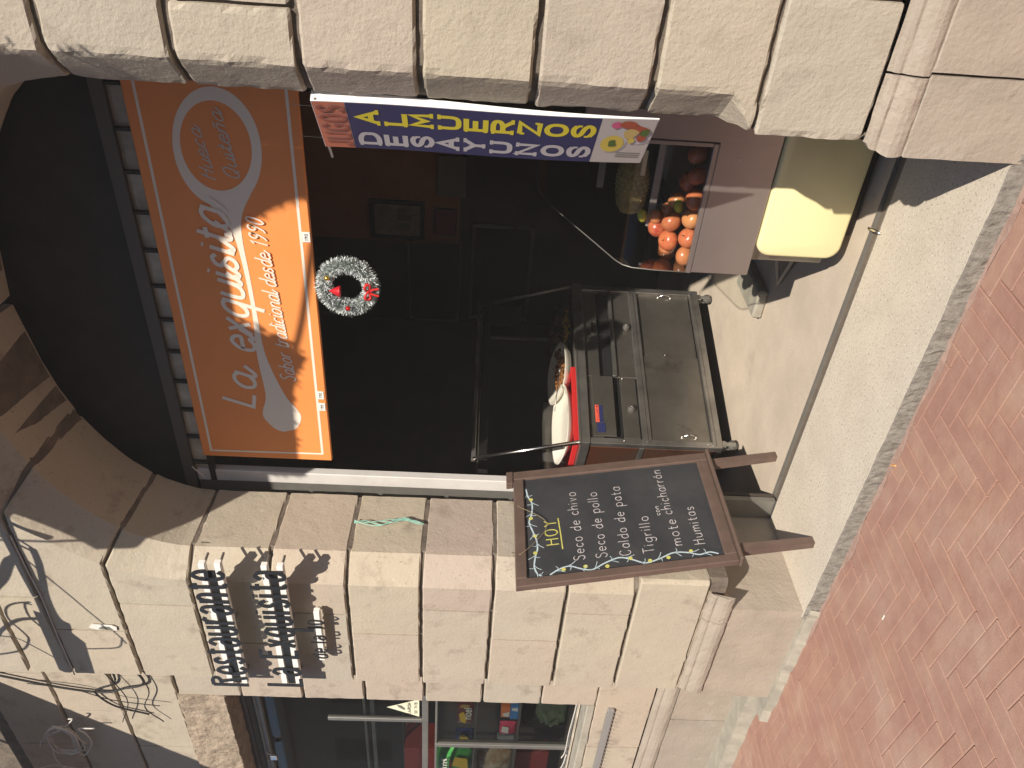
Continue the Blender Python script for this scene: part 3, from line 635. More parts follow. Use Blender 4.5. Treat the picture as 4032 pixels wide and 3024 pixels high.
# the window bay: aluminium frames, glass, shutter above
win = MB(); win.bbox((-8, .43, 1.845), (-4.42, .46, 1.885), .003); win = win.build('window', M['alu'], bld); ROOTLOC[win] = Vector((-2,0,0))
def wpart(nm, lo, hi, mm='alu'): q = MB(); q.bbox(lo, hi, .003); return q.build(nm, M[mm], win)
wpart('mullion', (-5.085, .432, 1.885), (-5.05, .458, 2.50)); wpart('mullion', (-5.385, .428, .86), (-5.345, .47, 1.80)); wpart('mullion', (-6.4, .432, .86), (-6.36, .458, 2.9))
wpart('window_rail', (-8, .50, 2.205), (-4.45, .52, 2.232)); wpart('window_rail', (-8, .50, 2.262), (-4.45, .52, 2.28)); wpart('window_rail', (-8, .50, 2.02), (-4.45, .51, 2.022), 'alu')
wpart('window_rail', (-8, .432, 1.785), (-4.42, .455, 1.80)); wpart('window_rail', (-8, .428, .862), (-4.42, .47, .895)); wpart('shelf', (-8, .47, 1.525), (-4.4, .95, 1.533)); wpart('shelf', (-8, .47, 1.235), (-4.4, .95, 1.243)); 
wpart('window_strip', (-8, .36, .884), (-4.5, .40, .892), 'pale')
for z0, z1 in ((.895, 1.785), (1.885, 2.90)): q = MB(); q.add([(-8, .446, z0), (-4.42, .446, z0), (-4.42, .446, z1), (-8, .446, z1)], [(0, 1, 2, 3)]); q.build('pane', GLW, win, fix=False)
q = MB(); q.box((-4.49, .41, .86), (-4.40, .60, 3.05)); q.build('window_jamb', M['shutter'], bld)
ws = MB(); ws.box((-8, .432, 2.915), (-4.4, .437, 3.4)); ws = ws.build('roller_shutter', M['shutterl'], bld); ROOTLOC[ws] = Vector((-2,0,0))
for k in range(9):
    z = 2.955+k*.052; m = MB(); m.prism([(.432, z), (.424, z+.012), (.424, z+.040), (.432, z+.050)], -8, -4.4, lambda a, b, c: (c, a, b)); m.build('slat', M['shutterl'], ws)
m = MB(); m.bbox((-8, .405, 2.905), (-4.42, .44, 2.928), .002); m.bbox((-8, .40, 2.93), (-4.42, .43, 2.945), .002); m.build('bottom_bar', M['alu'], ws)
m = MB(); m.tube([(-5.44, .395, 2.93), (-5.46, .385, 2.90), (-5.51, .385, 2.905), (-5.53, .395, 2.94)], .007, 6); m.bbox((-5.50, .37, 2.86), (-5.45, .392, 2.905), .003); m.build('padlock', M['chrome'], ws)
# the dark rooms behind
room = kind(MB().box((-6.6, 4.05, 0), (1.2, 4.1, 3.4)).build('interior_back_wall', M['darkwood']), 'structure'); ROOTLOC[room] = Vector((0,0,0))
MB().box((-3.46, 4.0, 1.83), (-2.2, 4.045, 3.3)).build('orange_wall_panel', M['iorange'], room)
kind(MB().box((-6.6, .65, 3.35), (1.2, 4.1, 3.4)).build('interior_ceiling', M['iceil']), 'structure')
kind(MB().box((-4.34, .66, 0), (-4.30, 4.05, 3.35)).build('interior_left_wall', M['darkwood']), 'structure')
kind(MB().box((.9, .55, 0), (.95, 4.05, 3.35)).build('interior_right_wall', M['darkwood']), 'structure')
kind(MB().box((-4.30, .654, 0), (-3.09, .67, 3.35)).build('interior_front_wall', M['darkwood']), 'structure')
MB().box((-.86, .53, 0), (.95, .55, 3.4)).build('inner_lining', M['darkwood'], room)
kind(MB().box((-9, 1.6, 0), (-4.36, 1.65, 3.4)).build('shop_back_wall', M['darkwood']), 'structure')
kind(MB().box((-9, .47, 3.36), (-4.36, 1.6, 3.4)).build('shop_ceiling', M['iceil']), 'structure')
# unseen balconies added above the frame to shade the arch and window bay
for (xa, xb, z, d, lab) in ((-2.33, -.31, 3.96, .80, 'small unseen balcony slab added to shade the arched opening'), (-8.0, -4.14, 4.60, 1.50, 'long unseen balcony slab added to shade the window bay')):
    b = thing('balcony', lab, 'balcony', ((xa+xb)/2, 0, z))
    MB().bbox((xa, -d, z), (xb, 0.0, z+.14), .02).build('slab', M['balc'], b)
    n = int((xb-xa)/.13)
    q = MB(); q.tube([(xa+.03, -.002, z+1.0), (xa+.03, -d+.04, z+1.0), (xb-.03, -d+.04, z+1.0), (xb-.03, -.002, z+1.0)], .018, 6); q.build('handrail', M['cable'], b)
    for i in (range(n+1) if d > 1 else (0, n)):
        q = MB(); xx = xa+.04+(xb-xa-.08)*i/n; q.tube([(xx, -d+.04, z+.14), (xx, -d+.04, z+1.0)], .006, 5); q.build('baluster', M['cable'], b)
def shade_caster(lab, poly, seed):  # unseen leafy sheets, added and cut to shade the orange sign
    "poly: outline of the hanging plants' shade on the sign, carried up the sun's path to the balcony edge"
    T0 = 1.38; L0 = [Vector((x+.8*T0, .55-T0, z+.95*T0)) for x, z in poly]; cx = sum(p.x for p in L0)/len(L0); ctop = max(p.z for p in L0)
    pb = thing('hanging_shade_caster', lab, 'shade_caster', (cx, .55-T0, ctop)); q = MB(); n = len(L0)
    q.add(L0+[p+Vector((0, -.05, 0)) for p in L0], [tuple(range(n)), tuple(range(n, 2*n))[::-1]]+[(i, (i+1) % n, n+(i+1) % n, n+i) for i in range(n)]); q.build('caster_sheet', M['leaf'], pb)
    x0, x1 = min(p.x for p in L0), max(p.x for p in L0); q = MB(); rr = random.Random(seed)
    for k in range(420):
        i = rr.randrange(n); p = L0[i].lerp(L0[(i+1) % n], rr.random())+Vector((rr.uniform(-.02, .02), rr.uniform(-.05, .05), rr.uniform(-.025, .015))); a = Vector((rr.uniform(-1,1), rr.uniform(-1,1), rr.uniform(-1,1))).normalized()*.016; b2 = a.cross(Vector((0,0,1)))
        q.add([p-a, p+b2*.6, p+a, p-b2*.6], [(0,1,2,3)])
    kind(q.build('caster_fringe', M['leaf'], pb, fix=False), 'stuff')
shade_caster('unseen leafy mat added to shade the left half of the orange sign', [(-1.98, 2.80), (-2.08, 2.62), (-2.14, 2.52), (-2.19, 2.45), (-2.28, 2.50), (-2.40, 2.53), (-2.62, 2.54), (-2.95, 2.55), (-2.95, 2.80)], 1)
shade_caster('unseen leafy curtain added to shade the right part of the orange sign', [(-1.62, 2.82), (-1.58, 2.72), (-1.52, 2.62), (-1.45, 2.52), (-1.40, 2.42), (-1.37, 2.30), (-1.22, 2.26), (-1.20, 2.82)], 2)

# ------------------------------------------------------------ orange shop sign in the arch
SY = .58
SK = 3.03/2.9
sg = thing('shop_sign', 'long orange shop sign with a white spoon, La exquisita, hung across the arch', 'sign', (-1.8, SY, 2.3))
MB().bbox((-2.766*SK, SY, 1.66+(2.318-1.66)*SK), (-.86, SY+.022, 1.66+(2.931-1.66)*SK), .004).build('panel', M['orange'], sg)
sf = lambda off: (lambda a, b, c=0.0: Vector((a*SK, SY-off-c, 1.66+(b-1.66)*SK)))
def line(x0, z0, x1, z1, w, o): 
    m = MB(); m.ribbon([(x0, z0), (x1, z1)], w, sf(o)); return m
for q in ((-2.728, 2.888, -.88, 2.885), (-2.722, 2.361, -.88, 2.357)): line(*q, .011, .0008).build('border_line', M['cream'], sg, fix=False)
line(-2.727, 2.893, -2.721, 2.356, .010, .0012).build('border_line', M['cream'], sg, fix=False)
def ell(cx, cz, a, b, t, n=48, sk=0.0):
    return [(cx+a*math.cos(p)*math.cos(t)-b*math.sin(p)*math.sin(t), cz+a*math.cos(p)*math.sin(t)+b*math.sin(p)*math.cos(t)) for p in [2*math.pi*k/n for k in range(n)]]
o1 = ell(-1.222, 2.630, .232, .160, R(-8)); i1 = ell(-1.212, 2.633, .172, .128, R(-8)); m = MB(); n = len(o1)
m.add([sf(.0010)(a, b) for a, b in o1]+[sf(.0010)(a, b) for a, b in i1], [(k, (k+1) % n, n+(k+1) % n, n+k) for k in range(n)])
m.build('spoon_print', M['cream'], sg, fix=False)
top = cr([(-1.41, 2.715, 0), (-1.50, 2.655, 0), (-1.58, 2.618, 0), (-1.75, 2.600, 0), (-1.95, 2.594, 0), (-2.15, 2.601, 0), (-2.37, 2.590, 0), (-2.46, 2.612, 0), (-2.51, 2.612, 0), (-2.572, 2.57, 0), (-2.590, 2.53, 0)], 6)
bot = cr([(-1.38, 2.525, 0), (-1.48, 2.575, 0), (-1.58, 2.588, 0), (-1.75, 2.581, 0), (-1.95, 2.574, 0), (-2.15, 2.563, 0), (-2.36, 2.505, 0), (-2.45, 2.455, 0), (-2.50, 2.442, 0), (-2.565, 2.47, 0), (-2.590, 2.53, 0)], 6)
m = MB(); m.add([sf(.0014)(p.x, p.y) for p in top]+[sf(.0014)(p.x, p.y) for p in bot], [(k, k+1, len(top)+k+1, len(top)+k) for k in range(len(top)-1)])
m.build('spoon_print', M['cream'], sg, fix=False)
for (t, a, b, xh, z, dy, w, sc) in (('La', -2.445, -2.265, .092, 2.652, -.030, .0175, {}), ('exquisita', -2.135, -1.47, .092, 2.603, .034, .0175, {})):
    fit_text(t, a, b, xh, sf(0), w, y=z, dy=dy, off=.0022, slant=.32, script=True, asc=1.55, space=.22).build('lettering', M['cream'], sg, fix=False)
fit_text('Sabor tradicional desde 1990', -2.285, -1.49, .036, sf(0), .0062, y=2.446, dy=.052, off=.0022, slant=.32, script=True, asc=1.75, space=.26).build('lettering', M['cream'], sg, fix=False)
fit_text('Hueca', -1.340, -1.150, .028, sf(0), .0052, y=2.652, dy=.028, off=.0022, slant=.3, script=True, asc=1.75, space=.26).build('lettering', M['creamg'], sg, fix=False)
fit_text('Quiteña', -1.335, -1.085, .030, sf(0), .0055, y=2.562, dy=.032, off=.0022, slant=.3, script=True, asc=1.75, space=.26).build('lettering', M['creamg'], sg, fix=False)
for (a, z) in ((-2.358, 2.344), (-2.426, 2.342), (-1.56, 2.338)):
    MB().box(tuple(sf(.0035)(a-.022, z-.016)), tuple(sf(.002)(a+.022, z+.014))).build('sticker', M['rail'], sg)
    fit_text('190', a-.015, a+.015, .008, sf(0), .003, y=z-.008, off=.004).build('lettering', M['inkg'], sg, fix=False)

# ------------------------------------------------------------ letters standing off the pier
def letter_sign(nm, lab, txt, x0, x1, zb, xh, asc, w, Y, rails, ws=.62, dp=.006, alt=None, bm=0.06):
    t = thing(nm, lab, 'lettering', ((x0+x1)/2, 0, zb), 'raised black letters on the left pier')
    fr = lambda a, b, c=0.0: Vector((a, Y-c, b))
    ts, adv = text_strokes(txt, xh, asc=asc, wscale=ws, space=.22, alt=alt); k = (x1-x0)/adv; i = 0
    for ch, L_ in ts:
        if not L_: continue
        m = MB()
        for s in L_: m.ribbon([(x0+p[0]*k, zb+p[1]) for p in s], w, fr, .0002*i, depth=dp); i += 1
        m.build('letter', M['letter'], t)
    if len(rails) == 2: m = MB(); m.box((rails[0][1]+.01, Y+dp+.004, rails[1][0]+.018), (rails[0][2]-.05, Y+dp+.012, rails[0][0]-.018)); m.build('shadow_bar', M['letter'], t)  # bar added for the dark band between the rails and its solid shadow
    for z, a, b in rails:
        m = MB(); m.bbox((a, Y+dp+.001, z-.014), (b, Y+dp+.030, z+.014), .002); m.build('mounting_rail', M['rail'], t)
        for x in (a+.035, (a+b)/2, b-.035):
            m = MB(); m.tube([(x, Y+dp+.028, z), (x, .002, z)], .006, 6); m.build('standoff', M['alu'], t)
    return t
letter_sign('raised_sign', 'raised black letters spelling Restaurante on white rails, topmost line on left pier', 'Restaurante', -3.835, -2.935, 2.722, .135, 1.30, 0.0190, -.100, ((2.812, -3.835, -2.905), (2.742, -3.84, -2.90)), alt={'a': 'A2'})
letter_sign('raised_sign', 'raised black letters spelling La Exquisita on white rails, middle line on left pier', 'La Exquisita', -3.825, -2.925, 2.455, .126, 1.37, 0.0190, -.100, ((2.540, -3.83, -2.905), (2.470, -3.835, -2.905)), alt={'a': 'A2'})
letter_sign('raised_sign', 'smaller raised black letters spelling de la 10a, lowest line on left pier', 'de la 10', -3.635, -3.32, 2.316, .054, 1.33, .0085, -.062, ((2.345, -3.66, -3.27),), alt={'a': 'A2'}, dp=.004)
tsx = thing('torn_sticker', 'torn white paper sticker left on the pier above the raised letters', 'sticker', (-3.508, -.003, 3.40))
m = MB(); m.prism([(-3.535, 3.345), (-3.505, 3.34), (-3.49, 3.36), (-3.487, 3.455), (-3.515, 3.475), (-3.53, 3.44), (-3.522, 3.40)], .008, .0065, lambda a, b, c: Vector((a, -c, b))); m.build('paper', M['butw'], tsx)
m = MB(); m.prism([(-3.53, 3.36), (-3.505, 3.375), (-3.50, 3.41), (-3.52, 3.43), (-3.527, 3.39)], .0095, .0085, lambda a, b, c: Vector((a, -c, b))); m.build('torn_patch', M['inkg'], tsx)

# ------------------------------------------------------------ vertical banner
ba = .701; BO = Vector((-.888, .10, 0)); BU = Vector((-math.cos(ba), math.sin(ba), 0)); BN = Vector((-math.sin(ba), -math.cos(ba), 0))
bn = thing('hanging_banner', 'tall narrow blue banner reading jugos, desayunos, almuerzos hung by the right jamb', 'banner', tuple(BO+Vector((0,0,1.6))))
BL0 = BO+BU*.292
_bf = frame3(BL0, -BU, (0,0,1), BN); bf = lambda a, b, c=0.0: _bf(a-.024*(b-1.105)/1.1, b, c)                                # a from the left edge to the right, b = z, c towards the street
bow = lambda b: .006*math.sin((b-1.1)*5)
def bprism(poly, d0, d1, mm, nm): m = MB(); m.prism(poly, d0, d1, lambda a, b, c: bf(a, b, c+bow(b))); return m.build(nm, M[mm], bn)
m = MB(); NZ = 24
for k in range(NZ+1):
    b = 1.105+(2.206-1.105)*k/NZ; th = .004+.034*k/NZ; a1 = .292
    m.v += [bf(0, b, bow(b)), bf(a1, b, bow(b)), bf(a1, b, bow(b)-th), bf(0, b, bow(b)-.010)]
for k in range(NZ):
    for j in range(4): m.f.append((k*4+j, k*4+(j+1) % 4, (k+1)*4+(j+1) % 4, (k+1)*4+j))
m.f += [(3, 2, 1, 0), tuple(NZ*4+j for j in range(4))]; m.build('white_panel', M['white2'], bn)
def strip(b0, b1, off, mm, nm, a0=0.002, a1=.290, n=16, skew=0.0):
    m = MB()
    for k in range(n+1):
        b = b0+(b1-b0)*k/n; m.v += [bf(a0, b-skew*(k == 0), bow(b)+off), bf(a1, b+skew*(k == 0), bow(b)+off)]
    for k in range(n): m.f.append((2*k, 2*k+1, 2*k+3, 2*k+2))
    return m.build(nm, M[mm], bn, fix=False)
strip(1.285, 2.100, .0012, 'blue', 'blue_field'); strip(2.102, 2.204, .0012, 'pink', 'salmon_field', n=4); strip(1.107, 1.284, .0012, 'pphoto', 'food_picture', n=5)
fb = lambda a, b, c=0.0: bf(a, b, c+bow(b))
fit_text('JUGOS', .022, .278, .0385, fb, .017, y=2.112, asc=2.0, space=.3, wscale=.9, off=.0022).build('lettering', M['jug'], bn, fix=False)
fit_text('JUGOS', .022, .278, .0385, fb, .011, y=2.112, asc=2.0, space=.3, wscale=.9, off=.0034).build('lettering', M['jugf'], bn, fix=False)
SERIF = {'D': [(0,0,'l'), (0,2,'l')], 'E': [(0,0,'l'), (0,2,'l')], 'A': [(0,0,'c'), (.84,0,'c')], 'Y': [(0,2,'c'), (.8,2,'c'), (.4,0,'c')], 'U': [(0,2,'c'), (.78,2,'c')], 'N': [(0,0,'c'), (0,2,'c'), (.8,2,'c')], 'L': [(0,2,'c'), (0,0,'l')], 'M': [(0,0,'c'), (1,0,'c')], 'R': [(0,0,'c'), (0,2,'l'), (.82,0,'c')], 'Z': [(0,2,'v'), (.75,0,'V')], 'S': [(.72,1.7,'v'), (0,.3,'V')], 'O': []}
def slab(word, a0, wd, ztop, pitch, mm):
    for i, chx in enumerate(word):
        z = ztop-pitch*i; h = .063; ss, w_ = strokes(chx); k = wd/(w_*1.0); m = MB(); n_ = 0
        for s in ss: m.ribbon([(a0+p[0]*k, z+p[1]*h/2) for p in s], .0180, fb, .0022+.0001*n_); n_ += 1
        for (sx, sy, tp) in SERIF.get(chx, []):
            x_ = a0+sx*k; y_ = z+sy*h/2
            if tp in 'lc': m.ribbon([(x_-.014, y_), (x_+(.014 if tp == 'c' else .004), y_)], .0115, fb, .0022+.0001*n_)
            else: m.ribbon([(x_, y_), (x_, y_+(-.016 if tp == 'v' else .016))], .0115, fb, .0022+.0001*n_)
            n_ += 1
        m.build('letter', M[mm], bn, fix=False)
slab('DESAYUNOS', .040, .072, 2.012, .0888, 'gprint'); slab('ALMUERZOS', .175, .076, 2.004, .0876, 'yprint')
def disc(cx, cz, a, b, off, mm, nm, n=18, wob=0.0, t=0.0):
    m = MB(); pts = ell(cx, cz, a, b, t, n); pts = [(p+wob*nz(p*40, z_*40, off*999), z_+wob*nz(z_*50, p*50, 2)) for p, z_ in pts]
    m.add([fb(p, z_, off) for p, z_ in pts], [tuple(range(n))]); return m.build(nm, M[mm], bn, fix=False)
disc(.135, 1.228, .062, .046, .0022, 'gprint', 'printed_bowl'); disc(.135, 1.229, .055, .039, .0030, 'soup', 'printed_soup'); disc(.138, 1.228, .020, .016, .0038, 'herb', 'printed_herbs', 12, .012)
disc(.205, 1.165, .078, .050, .0024, 'gprint', 'printed_plate', t=.5); disc(.232, 1.160, .042, .024, .0034, 'meat', 'printed_meat', wob=.008, t=1.0); disc(.262, 1.195, .022, .030, .0040, 'meat', 'printed_meat', wob=.008)
disc(.206, 1.178, .030, .022, .0036, 'rice', 'printed_corn', 14, .010); disc(.178, 1.140, .026, .016, .0044, 'meat', 'printed_meat', 14, .008); disc(.215, 1.135, .022, .016, .0048, 'herb', 'printed_avocado', 12, .006); disc(.255, 1.232, .020, .018, .0036, 'onion', 'printed_onion'); disc(.16, 1.17, .018, .012, .0042, 'soup', 'printed_egg', 10)
for a in (.045, .058, .072): m = MB(); m.ribbon([(a, 1.122), (a+.002, 1.205)], .004, fb, .0022); m.build('printed_fork', M['inkg'], bn, fix=False)
m = MB(); m.tube([bf(.30, 2.196, -.01), bf(-.085, 2.196, -.01)], .0045, 6); m.build('top_rod', M['white2'], bn, True)
for a_ in (.25, .05): m = MB(); m.tube([bf(a_, 2.2, -.01), bf(a_, 2.28, -.012)], .001, 4); m.build('hanging_cord', M['cable'], bn)

# ------------------------------------------------------------ Christmas wreath
wc = Vector((-1.845, .56, 2.209)); wr = thing('christmas_wreath', 'round tinsel wreath with white tips and a red bow hanging below the orange sign', 'wreath', tuple(wc))
def wreath_mesh(mm, cnt, l0, l1, wd, r0, seed):
    rr = random.Random(seed); m = MB()
    for k in range(cnt):
        t = rr.uniform(0, 2*math.pi); ph = rr.uniform(0, 2*math.pi); rad = .104; cc = wc+Vector((math.cos(t)*rad, 0, math.sin(t)*rad*.96))
        d = (Vector((math.cos(t)*math.cos(ph), -math.sin(ph), math.sin(t)*math.cos(ph)))+Vector((rr.uniform(-.6,.6), rr.uniform(-.6,.6), rr.uniform(-.6,.6)))).normalized()
        a = cc+d*r0*rr.uniform(.7, 1.1); b = a+d*rr.uniform(l0, l1); s_ = d.cross(Vector((rr.uniform(-1,1), rr.uniform(-1,1), rr.uniform(-1,1)))).normalized()*wd
        m.add([a-s_, a+s_, b+s_*.6, b-s_*.6], [(0,1,2,3)])
    return m.build('tinsel', M[mm], wr, fix=False)
wreath_mesh('tin', 2600, .016, .034, .0011, .014, 1); wreath_mesh('tinw', 3400, .009, .017, .0015, .026, 2)
m = MB(); m.tube([wc+Vector((math.cos(2*math.pi*k/40)*.104, 0, math.sin(2*math.pi*k/40)*.10)) for k in range(41)], .017, 8, caps=False); m.build('wreath_core', M['tin'], wr, True)
m = MB(); m.lathe([(.0005, .0), (.012, -.02), (.024, -.045), (.026, -.050), (.001, -.050)], wc+Vector((-.008, -.03, .075)), n=14); m.build('foil_cone', M['red'], wr, True)
q0 = wc+Vector((.0, -.035, -.092))
for sx in (-1, 1):
    m = MB(); m.tube(cr([q0, q0+Vector((sx*.022, -.012, .012)), q0+Vector((sx*.036, -.004, .004)), q0+Vector((sx*.030, 0, -.010)), q0], 5), [.003+.004*math.sin(math.pi*k/20) for k in range(21)], 5); m.build('bow_loop', M['redp'], wr, True)
    m = MB(); m.ribbon([(0, 0), (sx*.012, -.02), (sx*.018, -.045)], .010, frame3(q0, (1,0,0), (0,0,1), (0,-1,0)), .002); m.build('bow_tail', M['redp'], wr, fix=False)
m = MB(); m.ico(q0, .009, 1); m.build('bow_knot', M['redp'], wr, True)
for (dx, dz, mm) in ((.062, .075, 'gold'), (-.082, -.005, 'redb')): m = MB(); m.ico(wc+Vector((dx, -.045, dz)), .011, 2); m.build('bauble', M[mm], wr, True)
m = MB(); m.tube([wc+Vector((0, 0, .10)), (wc.x, .576, 2.355)], .0012, 4); m.build('hanging_thread', M['cablew'], wr)

# ------------------------------------------------------------ fruit display case
fc = thing('fruit_display_case', 'low glass and steel fruit display case standing just inside the right jamb', 'display case', (-1.4, .75, .44))
XL, XR, YF = -1.797, -.93, .75
def fp(nm, lo, hi, mm='mauve', b=.004): m = MB(); m.bbox(lo, hi, b); return m.build(nm, M[mm], fc)
fp('front_panel', (XL, YF, .442), (XR, YF+.02, .700)); fp('side_panel', (XL, YF+.021, .442), (XL+.02, 1.75, .700)); fp('back_panel', (XL, 1.73, .442), (XR, 1.76, .70)); fp('top_rail', (XL-.002, YF-.003, .702), (-1.20, YF+.022, .722), 'mauve', .002)
fp('bottom_tray', (XL+.02, YF+.022, .660), (XR, 1.73, .672)); fp('right_column', (-1.195, YF-.002, .442), (XR+.06, YF+.03, 1.26)); fp('column_trim', (-1.213, YF-.006, .725), (-1.196, YF+.012, 1.11), 'mauve', .002); fp('base_plinth', (XL+.05, YF+.06, .10), (XR, 1.6, .44), 'steeld')
prof = [(.752, .722), (.756, .86), (.768, .965), (.79, 1.005), (.83, 1.035), (.92, 1.08), (1.0, 1.12), (1.2, 1.222), (1.36, 1.302), (1.45, 1.335), (1.55, 1.355), (1.73, 1.365)]
m = MB(); n = len(prof)
m.add([Vector((XL, y, z)) for y, z in prof]+[Vector((-1.20, y, z)) for y, z in prof], [(k, k+1, n+k+1, n+k) for k in range(n-1)]); m.build('curved_front_glass', GL, fc, True, fix=False)
m = MB(); m.add([Vector((XL+.001, y, z)) for y, z in prof]+[Vector((XL+.001, 1.73, .70))], [tuple(range(n+1))]); m.build('side_glass', GL, fc, fix=False)
m = MB(); m.tube([Vector((XL, y, z)) for y, z in prof], .0028, 5); m.build('glass_edge', M['alu'], fc, True)
for z, y0 in ((.880, 1.0), (1.10, 1.22)):
    m = MB(); m.add([(XL+.10, y0, z), (-1.0, y0, z), (-1.0, 1.7, z), (XL+.10, 1.7, z)], [(0, 1, 2, 3)]); m.build('shelf_glass', GL, fc, fix=False); fp('shelf_bar', (-1.70 if z < 1 else -1.62, y0-.012, z-.024), (-1.0, y0, z+.008), 'metalgrey', .002)
fp('price_card', (-1.36, .765, .98), (-1.25, .768, 1.0), 'cardb', .001)
fp('rivet', (-1.262, YF-.004, .60), (-1.256, YF, .606), 'chrome', .001)
ap = MB()
pr = []
for k in range(15):
    t = math.pi*k/14; r = math.sin(t)*(1.0+.06*math.cos(t)); z = math.cos(t)*.90
    if t < .45: z -= .16*(1-t/.45)**1.5
    if t > 2.75: z += .10*((t-2.75)/.39)**1.5
    pr.append((r*.042, z*.042))
ap.lathe(pr, (0,0,0), n=20); apme = bpy.data.meshes.new('apple'); apme.from_pydata([tuple(v) for v in ap.v], [], ap.f); apme.materials.append(M['apple'])
for p in apme.polygons: p.use_smooth = True
st = MB(); st.tube([(0,0,.030), (.002,.001,.040), (.006,.002,.050)], .0016, 5); stme = bpy.data.meshes.new('stalk'); stme.from_pydata([tuple(v) for v in st.v], [], st.f); stme.materials.append(M['stalk'])
APP = [((-1.500, .865, .716), 1.02, 'yellow and red apple lying furthest right in the sunlit front row'),
       ((-1.588, .862, .716), 1.0, 'striped red apple in the front row beside the yellow apple'),
       ((-1.682, .858, .715), 1.0, 'red apple with stalk facing out in the sunlit front row'),
       ((-1.768, .850, .714), .98, 'streaked orange red apple at the left end of the front row'),
       ((-1.630, .905, .792), 1.04, 'large red apple resting on the sunlit front row'),
       ((-1.722, .905, .790), 1.04, 'large glossy red apple on top at the left of the pile'),
       ((-1.690, .965, .838), .95, 'dark red apple behind the large glossy apple on the pile'),
       ((-1.635, .960, .855), .72, 'small crimson apple highest on the sunlit pile'),
       ((-1.780, .960, .775), .90, 'plum coloured apple in shade by the left glass'),
       ((-1.545, .955, .775), .90, 'orange red apple half in shade behind the yellow apple'),
       ((-1.460, .965, .735), 1.0, 'dull red apple in shade right of the pile'), ((-1.405, .900, .722), .95, 'shaded red apple nearest the steel column'),
       ((-1.330, .960, .722), 1.0, 'deep red apple against the back in shade'), ((-1.62, 1.00, .79), .95, 'brownish apple at the back of the pile')]
for k, (p, s, lab) in enumerate(APP):
    a = bpy.data.objects.new('apple', apme); C.objects.link(a); a.location = p; a.scale = (s*1.1, s*1.1, s*1.06); a.rotation_euler = (random.uniform(-1.2, .9), random.uniform(-.9, .9), random.uniform(0, 6))
    tag(a, lab, 'apple', 'apples in the fruit display case'); q = bpy.data.objects.new('stalk', stme); C.objects.link(q); q.parent = a
for (p, lab) in (((-1.552, .905, .775), 'small yellow lime tucked above the striped apple'), ((-1.640, .975, .915), 'thin lemon slice at the top of the apple pile')):
    m = MB(); m.lathe([(0, -.030), (.010, -.028), (.020, -.015), (.023, 0), (.020, .015), (.010, .028), (0, .030)], (0,0,0), ax=(1, .3, .2), n=12)
    o = m.build('lime', M['lemon'], None, True); o.location = p; tag(o, lab, 'lime', 'limes in the fruit display case')
pa = thing('pineapple', 'pineapple lying on its side on the glass shelf, its base catching sunlight', 'fruit', (-1.5, 1.12, .98))
pc = Vector((-1.545, 1.06, .968)); m = MB(); m.lathe([(.0, -.115), (.045, -.110), (.066, -.08), (.074, -.02), (.075, .05), (.068, .11), (.045, .16), (0, .17)], pc, ax=(1, 0, .05), n=18); m.build('rind', M['pine'], pa, True)
m = MB()
for i in range(12):
    for j in range(16):
        h = -.105+i*.023; r = .072*math.sqrt(max(.08, 1-((h-.025)/.15)**2)); t = 2*math.pi*(j+.5*(i % 2))/16; nrm = Vector((0, math.cos(t), math.sin(t))); ctr = pc+Vector((h, 0, .05*h))+nrm*r; tx = Vector((1,0,0)); ty = nrm.cross(tx)
        m.add([ctr-tx*.010, ctr+ty*.011, ctr+tx*.010, ctr-ty*.011, ctr+nrm*.008], [(0,1,4), (1,2,4), (2,3,4), (3,0,4)])
for j in range(16):
    t = 2*math.pi*j/16; nrm = Vector((-.9, math.cos(t)*.4, math.sin(t)*.4)); ctr = pc+Vector((-.108, math.cos(t)*.034, math.sin(t)*.034)); m.add([ctr+Vector((0, .009, 0)), ctr+Vector((0, 0, .009)), ctr-Vector((0, .009, 0)), ctr-Vector((0, 0, .009)), ctr+nrm*.010], [(0,1,4), (1,2,4), (2,3,4), (3,0,4)])
kind(m.build('scales', M['pinet'], pa), 'stuff')
m = MB()
for k in range(26):
    t = 2.4*k; d = Vector((1, math.cos(t)*.5, math.sin(t)*.5)); a = pc+Vector((.165, 0, .01)); s_ = d.cross(Vector((0,.3,1))).normalized()*.008; m.add([a-s_, a+s_, a+d*(.06+.003*k)], [(0,1,2)])
m.build('leaf_crown', M['leaf'], pa, fix=False)

# cream cabinet under the case
cb = thing('cream_cabinet', 'pale yellow plastic cabinet with rounded corners below the fruit case', 'cabinet', (-1.4, .75, .06))
def rrect(x0, z0, x1, z1, r, n=6):
    o = []
    for cx, cz, a in ((x0+r, z0+r, 180), (x1-r, z0+r, 270), (x1-r, z1-r, 0), (x0+r, z1-r, 90)):
        for k in range(n+1): t = R(a+90*k/n); o.append((cx+r*math.cos(t), cz+r*math.sin(t)))
    return o
m = MB(); lay = [(.770, .0), (.752, .006), (.742, .018), (.738, .035)][::-1]
P0 = [rrect(-1.690+i_*.9, .062+i_*.9, -.80, .436-i_*.9, .06) for i_ in (.016, .006, .001, 0, 0)]; Yd = [.738, .742, .750, .764, 1.25]
n = len(P0[0])
for pp, y in zip(P0, Yd): m.v += [Vector((a, y, b)) for a, b in pp]
for k in range(4):
    for j in range(n): m.f.append((k*n+j, k*n+(j+1) % n, (k+1)*n+(j+1) % n, (k+1)*n+j))
m.f += [tuple(range(n))[::-1], tuple(4*n+j for j in range(n))]; m.build('shell', M['yellow'], cb, True)
MB().bbox((-1.60, .80, .012), (-.85, 1.2, .070), .004).build('base', M['frdark'], cb)
vl = thing('folding_trestle', 'small grey folding trestle on the floor behind the cream cabinet', 'trestle', (-2.1, 1.4, 0))
